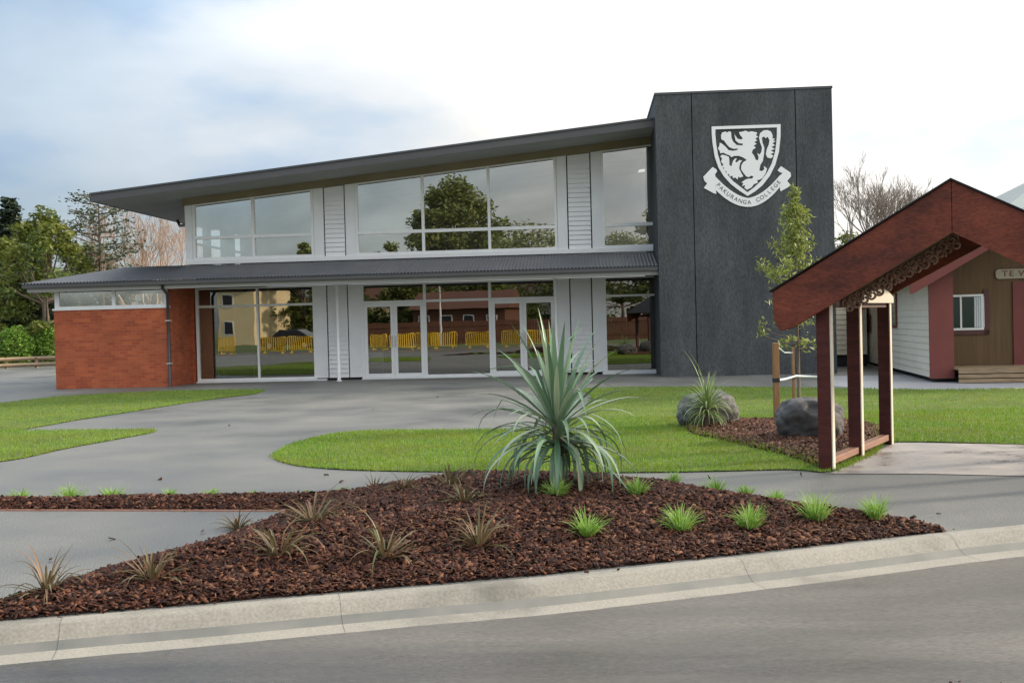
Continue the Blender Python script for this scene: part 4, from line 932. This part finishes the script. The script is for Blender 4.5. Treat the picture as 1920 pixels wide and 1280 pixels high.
# ------------------------------------------------------------------ timber gateway
g0 = ground(1550, 881); G = Frame(g0.x, g0.y, 33.0)
gate = empty('gateway_shelter', G.o, G.a); tag(gate, 'red stained timber gateway shelter with gabled roof over a concrete pad', 'gateway')
def gl(px, py):
    u, v, _ = G.loc(ground(px, py)); return u, v
vm = gl(1612, 857)[1]; vr = gl(1664, 832)[1]
pk_u, pk_z = G.at(1784, 338, -.12); lt_u, lt_z = G.at(1449, 548, -.12)
gs = (pk_z-lt_z)/(pk_u-lt_u); sym = lambda u: 2*pk_u-u
RZ = lambda u: pk_z-abs(u-pk_u)*gs                                       # top edge of barge / roof line
_, bz1 = G.at(1783, 436, -.12); TH = pk_z-bz1                            # vertical depth of the barge board
e1_, e2_, e3_ = G.at(1452,600,-.12), G.at(1463,620,-.12), G.at(1484,616,-.12)
for sgn in (1, -1):
    f = (lambda u: u) if sgn == 1 else sym
    pts = [(f(lt_u),lt_z),(f(e1_[0]),e1_[1]),(f(e2_[0]),e2_[1]),(f(e3_[0]),e3_[1]),(f(pk_u-.002),pk_z-TH),(f(pk_u-.002),pk_z)]
    mb = MB(); mb.prism_v(pts, -.14, -.08); mb.build('barge_board', M['barge'], gate, bevel=.006)
    pts = [(f(lt_u+.02),lt_z-.0),(f(lt_u+.10),lt_z-.25),(f(pk_u-.002),pk_z-TH*.8),(f(pk_u-.002),pk_z-.02)]
    mb = MB(); mb.prism_v(pts, vr+.16, vr+.20); mb.build('barge_board', M['barge'], gate)
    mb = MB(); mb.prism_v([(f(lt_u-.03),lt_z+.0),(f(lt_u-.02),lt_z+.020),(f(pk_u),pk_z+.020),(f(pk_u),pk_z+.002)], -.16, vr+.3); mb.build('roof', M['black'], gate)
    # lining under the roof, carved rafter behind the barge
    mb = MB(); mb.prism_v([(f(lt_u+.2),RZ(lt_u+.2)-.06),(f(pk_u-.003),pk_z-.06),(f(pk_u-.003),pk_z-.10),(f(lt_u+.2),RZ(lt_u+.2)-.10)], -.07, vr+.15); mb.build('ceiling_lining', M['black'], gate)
    mb = MB(); n = 15; r2 = random.Random(2)
    L0 = lt_u+.62; L1 = pk_u-.02
    for q in range(n):
        t = (q+.5)/n; u = L0+(L1-L0)*t; zc = RZ(u)-TH-(.045 if sgn == 1 else -.10)
        for k in range(2):                                                # linked spirals and lugs
            cx_ = u+(-.02 if k else .025); cz_ = zc+(.03 if k else -.02); pts = []
            for a in range(15): th = a*.55+q; rr_ = .048*(1-a/20); pts.append((f(cx_+math.cos(th)*rr_), .26+.004*math.sin(a), cz_+math.sin(th)*rr_))
            mb.tube(pts, .013, 6)
    dn = 0 if sgn == 1 else .14
    mb.prism_v([(f(L0-.05),RZ(L0)-TH-.04+dn),(f(L1),RZ(L1)-TH-.06+dn),(f(L1),RZ(L1)-TH+.03+dn),(f(L0-.05),RZ(L0)-TH+.05+dn)], 0.27, .30)
    mb.build('carved_rafter', M['carve'], gate, smooth=False)
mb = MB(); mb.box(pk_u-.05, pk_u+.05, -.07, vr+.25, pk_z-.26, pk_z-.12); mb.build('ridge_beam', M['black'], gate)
pw = .068
ptop = RZ(0)-.35
for side, u0 in ((1, 0.0), (-1, sym(0.0))):
    for v in (0.0, vm, vr):
        mb = MB(); mb.box(u0-pw, u0+pw, v-.042, v+.042, 0, RZ(u0)-.22 if v == 0 else ptop+.0); p_ = mb.build('post', M['maroon'], gate, bevel=.006)
        mb = MB(); xs_ = u0+side*(pw+.002); mb.box(xs_, xs_+side*.012, v-.040, v+.040, .0 if v else .02, ptop-.02); mb.build('sunlit_face', M['postlit'], p_)  # added thin slip, coloured pale as the sunlit side of the post
    for a, b in ((.045, vm-.045), (vm+.045, vr-.045)):
        mb = MB(); mb.box(u0-.05, u0+.05, a+.002, b-.002, .05, .12); mb.build('sill_rail', M['sill'], gate, bevel=.005)
    mb = MB(); mb.box(u0-.05, u0+.05, pw+.002, vr-.045, ptop-.10, ptop); mb.build('top_rail', M['maroon'], gate)
    # arched head panel between middle and rear posts
    n = 14; a0, a1 = vm-.42, vr+pw; mb = MB(); hh = .17; xx = u0+side*(pw+.016)
    pts = [(a0+(a1-a0)*i/n, ptop-.02+hh*math.sin(math.pi*(.04+.92*i/n))**.7) for i in range(n+1)]+[(a1,ptop-.05),(a0,ptop-.05)]
    m_ = len(pts); tr = tessellate_polygon([[Vector((p[0],p[1],0)) for p in pts]])
    mb.add([(xx,p[0],p[1]) for p in pts]+[(xx+side*.02,p[0],p[1]) for p in pts], [tuple(t) for t in tr]+[tuple(i+m_ for i in t) for t in tr]+[(i,(i+1)%m_,(i+1)%m_+m_,i+m_) for i in range(m_)])
    o = mb.build('arched_panel', M['postlit'], gate)  # sunlight on the panel is put into its pale colour

# ------------------------------------------------------------------ meeting house on the right
c0 = ground(1745, 717); Hf = Frame(c0.x, c0.y, 9.7)
hs = empty('meeting_house', Hf.o, Hf.a); tag(hs, 'cream weatherboard meeting house with maroon gable front and olive porch wall', 'house')
HW = 5.6; HD = 13.0; hz = 2.42; pkh = HW/2
hslope = .56; fl = .12
def side_wall(u0, v0, v1, z0, z1f, mat, sgn=-1, name='side_wall', parent=hs, hgt=.15):
    mb = MB(); z = z0
    while z < z1f-.01:
        zz = min(z+hgt, z1f)
        mb.add([(u0+sgn*.022,v0,z),(u0+sgn*.022,v1,z),(u0+sgn*.004,v1,zz),(u0+sgn*.004,v0,zz),(u0,v0,z),(u0,v1,z)], [(0,3,2,1),(0,1,5,4)]); z = zz
    mb.box(u0, u0+.1*-sgn, v0, v1, z0, z1f); return mb.build(name, mat, parent)
side_wall(0, 0.0, HD, fl, hz, M['cream'])
side_wall(HW, 0.0, HD, fl, hz, M['cream'], 1)
mb = MB(); mb.box(.15, HW-.15, .1, HD, 0, fl-.005); mb.build('base', M['dark'], hs)
rcs = .9                                                                 # porch recess
uw = Hf.at(1787, 620, 0)[0]
for a, b in ((-.02, uw), (HW-uw, HW+.02)):
    mb = MB(); mb.prism_v([(a,fl-.03),(b,fl-.03),(b,hz+(min(b,HW-b))*hslope+.02),(a,hz+min(a,HW-a)*hslope+.02)], -.06, -.003); mb.build('front_pier', M['oldred'], hs)
mb = MB(); mb.prism_v([(uw-.1,fl),(HW-uw+.1,fl),(HW-uw+.1,hz+.3),(HW/2,hz+pkh*hslope),(uw-.1,hz+.3)], rcs, rcs+.1); mb.build('porch_wall', M['olive'], hs)
mb = MB()
for sgn in (1,-1):
    f = (lambda u: u) if sgn == 1 else (lambda u: HW-u)
    mb.prism_v([(f(-.42),hz-.42*hslope),(f(pkh),hz+pkh*hslope),(f(pkh),hz+pkh*hslope+.05),(f(-.45),hz-.45*hslope+.05)], -.32, HD+.2)
mb.build('roof', M['greyroof'], hs)
for sgn in (1,-1):
    f = (lambda u: u) if sgn == 1 else (lambda u: HW-u)
    mb = MB(); a = -.47; mb.prism_v([(f(a),hz+a*hslope+.07),(f(a),hz+a*hslope-.19),(f(a+.08),hz+a*hslope-.17),(f(pkh-.002),hz+pkh*hslope-.15),(f(pkh-.002),hz+pkh*hslope+.07)], -.38, -.325); mb.build('barge_board', M['oldred'], hs)
# porch window, door, deck
wa, wzt = Hf.at(1780, 553, rcs); wb, wzb = Hf.at(1844, 618, rcs)
mb = MB(); y0 = rcs-.05
mb.box(wa-.3, wb, y0, rcs-.002, wzt-.05, wzt); mb.box(wa-.3, wb, y0, rcs-.002, wzb, wzb+.05); mb.box(wb-.055, wb, y0, rcs-.002, wzb+.051, wzt-.051); um = Hf.at(1801,590,rcs)[0]; mb.box(um-.02, um+.02, y0, rcs-.002, wzb+.051, wzt-.051)
pwn = mb.build('porch_window', M['white'], hs)
mb = MB(); mb.box(wa-.3, wb-.056, rcs-.03, rcs-.004, wzb+.051, wzt-.051); mb.build('pane', surf('dark window glass', (.015,.03,.03), (.02,.04,.04), 1, .08), pwn)
uc = Hf.at(1823,590,rcs)[0]; mb = MB()
for k in range(5): mb.tube([(uc+.05+k*.045,rcs-.034,wzb+.06),(uc+.05+k*.045,rcs-.034,wzt-.06)], .022, 6)
mb.build('curtain', M['tbl'], pwn)
mb = MB(); mb.box(wb+.003, wb+.12, rcs-.04, rcs-.002, wzb-.1, wzt+.1); mb.box(wa-.3, wb+.12, rcs-.04, rcs-.002, wzb-.10, wzb-.003); mb.build('window_surround', surf('dark maroon surround', (.08,.03,.03), (.11,.04,.04), 2, .6), pwn)
da = Hf.at(1899, 620, rcs)[0]; mb = MB(); mb.box(da, da+1.0, rcs-.05, rcs-.002, fl+.18, 2.2); dr = mb.build('door', M['oldred'], hs)
mb = MB(); mb.box(da, da+1.0, rcs-.10, rcs-.052, fl+.14, fl+.18); mb.build('door_sill', M['white'], dr)
mb = MB(); dz = Hf.at(1850, 690, -.1)[1]
for k in range(3): mb.box(uw-.02, HW-uw, -.55+k*.002, -.50, .02+k*.1, .10+k*.1)
for k in range(9): mb.box(uw-.02, HW-uw, -.49+k*.15, -.49+k*.15+.14, .29, .32)
mb.build('deck', M['deck'], hs)
# side wall windows
for (x0, x1, y0, y1) in ((1676,1683,548,614),(1627,1635,590,622)):
    def wallat(px, py):
        d = ray(px, py); t = (Hf.o-CO).dot(Hf.u)/d.dot(Hf.u); p = CO+d*t; return (p-Hf.o).dot(Hf.v), p.z
    (v0, zt), (v1, zb_) = wallat(x1, y0), wallat(x0, y1)
    mb = MB(); mb.box(-.05, -.024, v0, v1, max(zb_,.8), min(zt,2.2)); wn = mb.build('side_window', M['oldred'], hs); mb = MB(); mb.box(-.056, -.051, v0+.06, v1-.06, max(zb_,.8)+.06, min(zt,2.2)-.06); mb.build('pane', surf('side window glass', (.03,.05,.045), (.05,.08,.07), 1, .1), wn)
# name board
sa, sz1 = Hf.at(1868, 505, rcs-.1); _, sz0 = Hf.at(1868, 523, rcs-.1); sb = Hf.at(1945, 510, rcs-.1)[0]
mb = MB(); ch_ = .05
mb.prism_v([(sa,sz0+ch_),(sa+ch_,sz0),(sb,sz0),(sb,sz1),(sa+ch_,sz1),(sa,sz1-ch_)], rcs-.05, rcs-.005); nb_ = mb.build('name_board', surf('weathered cream board', (.34,.30,.22), (.42,.38,.29), 3, .7), hs)
uu = Hf.at(1903, 514, rcs-.1)[0]; lm = surf('sign red letters', (.14,.03,.03), (.18,.04,.04), 3, .6)
for ch, dx in (('T',-.20),('E',-.06),('W',.20)):
    vs, fs = text_mesh(ch, .19, .004); mb = MB(); mb.add([(uu+dx+v.x*1.15, rcs-.055-v.z, (sz0+sz1)/2+v.y) for v in vs], fs); mb.build('letter', lm, nb_)
# small wing with a forward facing end further back
wg = Frame(*Hf.world(-1.5, 8.1)[:2], 9.7)
wgo = empty('lean_to', wg.o, wg.a); tag(wgo, 'small cream lean-to with maroon roof edge against the far end of the meeting house', 'shed')
mb = MB(); z = .35
while z < 2.1:
    mb.add([(0,-.022,z),(1.4,-.022,z),(1.4,-.004,z+.15),(0,-.004,z+.15),(0,0,z),(1.4,0,z)], [(0,1,2,3),(0,4,5,1)]); z += .15
mb.box(0, 1.4, 0, 2.5, .35, 2.15); mb.build('wall', M['cream'], wgo)
mb = MB(); mb.box(.05, 1.4, .05, 2.4, 0, .345); mb.build('base', M['dark'], wgo)
mb = MB(); mb.prism_v([(-.25,2.02),(1.45,2.62),(1.45,2.72),(-.25,2.14)], -.2, 2.6); mb.build('roof', M['oldred'], wgo)
# grey roofed hall beyond
q = back(1990, 500, 40); Q = Frame(q.x, q.y, 6); o = empty('grey_roofed_hall', Q.o, Q.a); tag(o, 'far building with pale grey hipped roof seen above the gateway at right', 'building')
ql, ez = Q.at(1868, 402, -3.5); _, rz_ = Q.at(1925, 362, -1.0); qw = 9
mb = MB(); mb.box(ql+.5, ql+qw, -3, 6, 0, ez-.1); mb.build('wall', M['cream'], o)
mb = MB(); mb.add([(ql,-3.5,ez),(ql+qw+.5,-3.5,ez),(ql+qw+.5,6.5,ez),(ql,6.5,ez),(ql+4,1.5,ez+2.2),(ql+qw-3,1.5,ez+2.2)], [(0,1,5,4),(1,2,5),(2,3,4,5),(3,0,4),(0,3,2,1)]); mb.build('roof', M['greyroof'], o)
mb = MB(); mb.box(ql-.05, ql+qw+.55, -3.58, -3.52, ez-.22, ez+.02); mb.build('fascia', M['oldred'], o)

# ------------------------------------------------------------------ across the road (seen mirrored in the glass)
def mir(px, py, Z, z=None):
    p = CO+ray(px, py)*Z; d = (p-B.o).dot(B.v); p = p-B.v*2*d
    if z is not None: p.z = z
    return p
def copy_tree(o):
    c = o.copy(); COL.objects.link(c)
    for ch in o.children: d = ch.copy(); COL.objects.link(d); d.parent = c
    return c
def barrier():
    root = empty('crowd_barrier'); mb = MB()
    mb.tube([(-1,0,.18),(-1,0,1.0),(-.9,0,1.1),(.9,0,1.1),(1,0,1.0),(1,0,.18),(-1,0,.18)], .032, 8); mb.build('frame', M['yellow'], root, True)
    mb = MB()
    for i in range(11): x = -.83+i*.166; mb.box(x-.035, x+.035, -.015, .015, .2, 1.08)
    mb.build('slats', M['yellow'], root)
    for x in (-.7,.7): mb = MB(); mb.box(x-.05, x+.05, -.3, .3, 0, .05); mb.tube([(x,0,.05),(x,0,.2)], .03, 6); mb.build('foot', M['yellow'], root)
    return root
proto = None
for i, (x, a, lb) in enumerate([(425,30,'first from the left, left of the plywood panel edge'),(512,0,'second from the left, in the second window bay'),(563,-5,'third from the left, under the dark car'),(711,35,'fourth from the left, in the first door leaf'),(755,-30,'fifth from the left, in the second door leaf'),(800,15,'sixth from the left, at the left of the centre pane'),(832,-15,'seventh from the left, beside the pale pole'),(897,5,'eighth from the left, right side of the centre pane'),(962,25,'ninth from the left, in the third door leaf'),(1012,0,'tenth from the left, behind the yucca tips')]):
    o = proto if False else (barrier() if proto is None else copy_tree(proto))
    if proto is None: proto = o
    p = mir(x, 640, 72+random.uniform(-2,2), -.1); o.location = p; o.rotation_euler = (0,0,R(a)); o.scale = (.86,.9,.95)
    tag(o, 'yellow barrier mirrored in glass, '+lb, 'barrier', 'yellow crowd barriers across the road, mirrored in the glass')
broad_tree(mir(856,500,135,-.1), 19.5, 11.5, 'big round olive green tree mirrored in the middle upper window', M['olivetree'], 51, .04, nc=240, per=150, leaf=.6, trunk_r=.5, cr=.17)
for i, (x, Z, h, w_, lb) in enumerate([(985,120,12.3,15,'round topped tree mirrored low in the third bay of the middle upper window'),(1232,110,12.5,7,'tree mirrored at the edge of the window beside the tower'),(1165,125,11.2,14,'hedge tree mirrored in the lower pane beside the tower'),(735,125,11,6,'loose tree mirrored at the left of the middle upper window'),(800,150,11.5,22,'low tree mirrored under the big round tree'),(570,105,9.5,3.0,'thin tree mirrored in the second upper bay from the left'),(905,110,6,9,'bushy tree mirrored in the highlight above the centre pane'),(505,112,7,7,'dark low tree mirrored behind the dark car'),(640,112,6.5,7,'dark low tree mirrored left of the entrance doors'),(760,108,6,7,'dark low tree mirrored above the left entrance doors')]):
    broad_tree(mir(x,500,Z,-.1), h, w_, lb, M['olivetree'], 60+i, .1, nc=60, per=110, leaf=.5, trunk_r=.25, group='trees across the road, mirrored in the glass')
# cream house
def house(px, Z, w_, d_, h_, mat, lb, deg=6):
    p = mir(px, 600, Z, -.1); o = empty('house', p, R(deg)); tag(o, lb, 'house')
    mb = MB(); mb.box(-w_/2, w_/2, -d_, 0, 0, h_); mb.build('wall', mat, o)
    mb = MB()
    mb.add([(-w_/2-.4,.5,h_+.01),(w_/2+.4,.5,h_+.01),(w_/2+.4,-d_-.5,h_+.01),(-w_/2-.4,-d_-.5,h_+.01),(-w_/2-.4,-d_/2,h_+1.7),(w_/2+.4,-d_/2,h_+1.7)], [(0,1,5,4),(2,3,4,5),(0,4,3),(1,2,5),(3,2,1,0)]); mb.build('roof', M['fencebrown'], o)
    for k in range(max(1,int(w_/2.2))):
        for zf in ((1.0,2.4),(3.7,5.0)) if h_ > 5 else ((1.0,2.4),):
            x = -w_/2+1.1+k*2.2; mb = MB(); mb.box(x-.55, x+.55, .003, .05, zf[0], zf[1]); wn = mb.build('window', M['white'], o); mb = MB(); mb.box(x-.45, x+.45, .052, .06, zf[0]+.1, zf[1]-.1); mb.build('pane', M['dark'], wn)
    return o
house(443, 104, 3.9, 8, 5.6, M['creamhouse'], 'cream two storey house mirrored in the left ground floor window')
house(560, 112, 9, 6, 2.6, M['greyroof'], 'grey low house mirrored behind the dark car')
house(715, 118, 10, 8, 4.6, M['creamhouse'], 'cream house mirrored above the left entrance doors')
house(1035, 125, 8, 6, 5.8, M['white'], 'white house mirrored at the right of the middle upper window')
house(860, 100, 9, 6, 3.0, M['fencebrown'], 'red brown house mirrored above the centre pane')
# fence line, lamp post, car, person
p0, p1 = mir(640, 610, 86, -.1), mir(1300, 610, 86, -.1); d = (p1-p0); o = empty('timber_fence', p0, math.atan2(d.y, d.x)); tag(o, 'red brown paling fence mirrored behind the yellow barriers', 'fence'); ln_ = d.length; mb = MB()
for k in range(int(ln_/.2)): mb.box(k*.2, k*.2+.185, 0, .02, 0, 1.8+random.uniform(-.02,.02))
mb.build('palings', M['fencebrown'], o); mb = MB(); mb.box(0, ln_, .022, .07, .4, .5); mb.box(0, ln_, .022, .07, 1.4, 1.5); mb.build('rails', M['fencebrown'], o)
p = mir(826, 600, 80, -.1); o = empty('lamp_post', p); tag(o, 'pale lamp post mirrored in the centre pane', 'lamp post'); mb = MB(); mb.tube([(0,0,0),(0,0,6.8)], [.09,.05], 10); mb.build('pole', M['metal'], o, True); mb = MB(); mb.tube([(0,0,6.8),(.2,0,7.0),(1.1,0,7.1)], .03, 8); mb.build('arm', M['metal'], o, True); mb = MB(); mb.box(1.0,1.5,-.12,.12,7.06,7.16); mb.build('lamp_head', M['dark'], o, bevel=.03)
p = mir(1188, 600, 83, -.1)
p = mir(545, 610, 80, -.1); o = empty('parked_car', p, R(4)); tag(o, 'dark parked car mirrored in the second ground floor bay', 'car')
bodyp = [(-2.2,.35),(-2.25,.75),(-1.9,.95),(-1.2,1.02),(-.6,1.48),(.9,1.5),(1.7,1.05),(2.2,.95),(2.25,.4),(1.8,.3),(-1.8,.3)]
mb = MB(); mb.prism_v(bodyp, -.85, .85); mb.build('body', M['car'], o, bevel=.06)
mb = MB(); mb.prism_v([(-1.05,1.03),(-.55,1.42),(.85,1.44),(1.45,1.05)], .852, .862); mb.build('window', M['dark'], o)
for x in (-1.4, 1.4):
    for y in (-.8, .8):
        mb = MB(); mb.tube([(x,y-.1,.33),(x,y+.1,.33)], .33, 20); wl = mb.build('wheel', M['tyre'], o); mb = MB(); mb.tube([(x,y-.11,.33),(x,y+.11,.33)], .2, 14); mb.build('rim', M['metal'], wl)
for z in (.7,): 
    for y in (-.6,.6): mb = MB(); mb.box(2.2, 2.27, y-.18, y+.18, .68, .82); mb.build('headlight', M['white'], o)
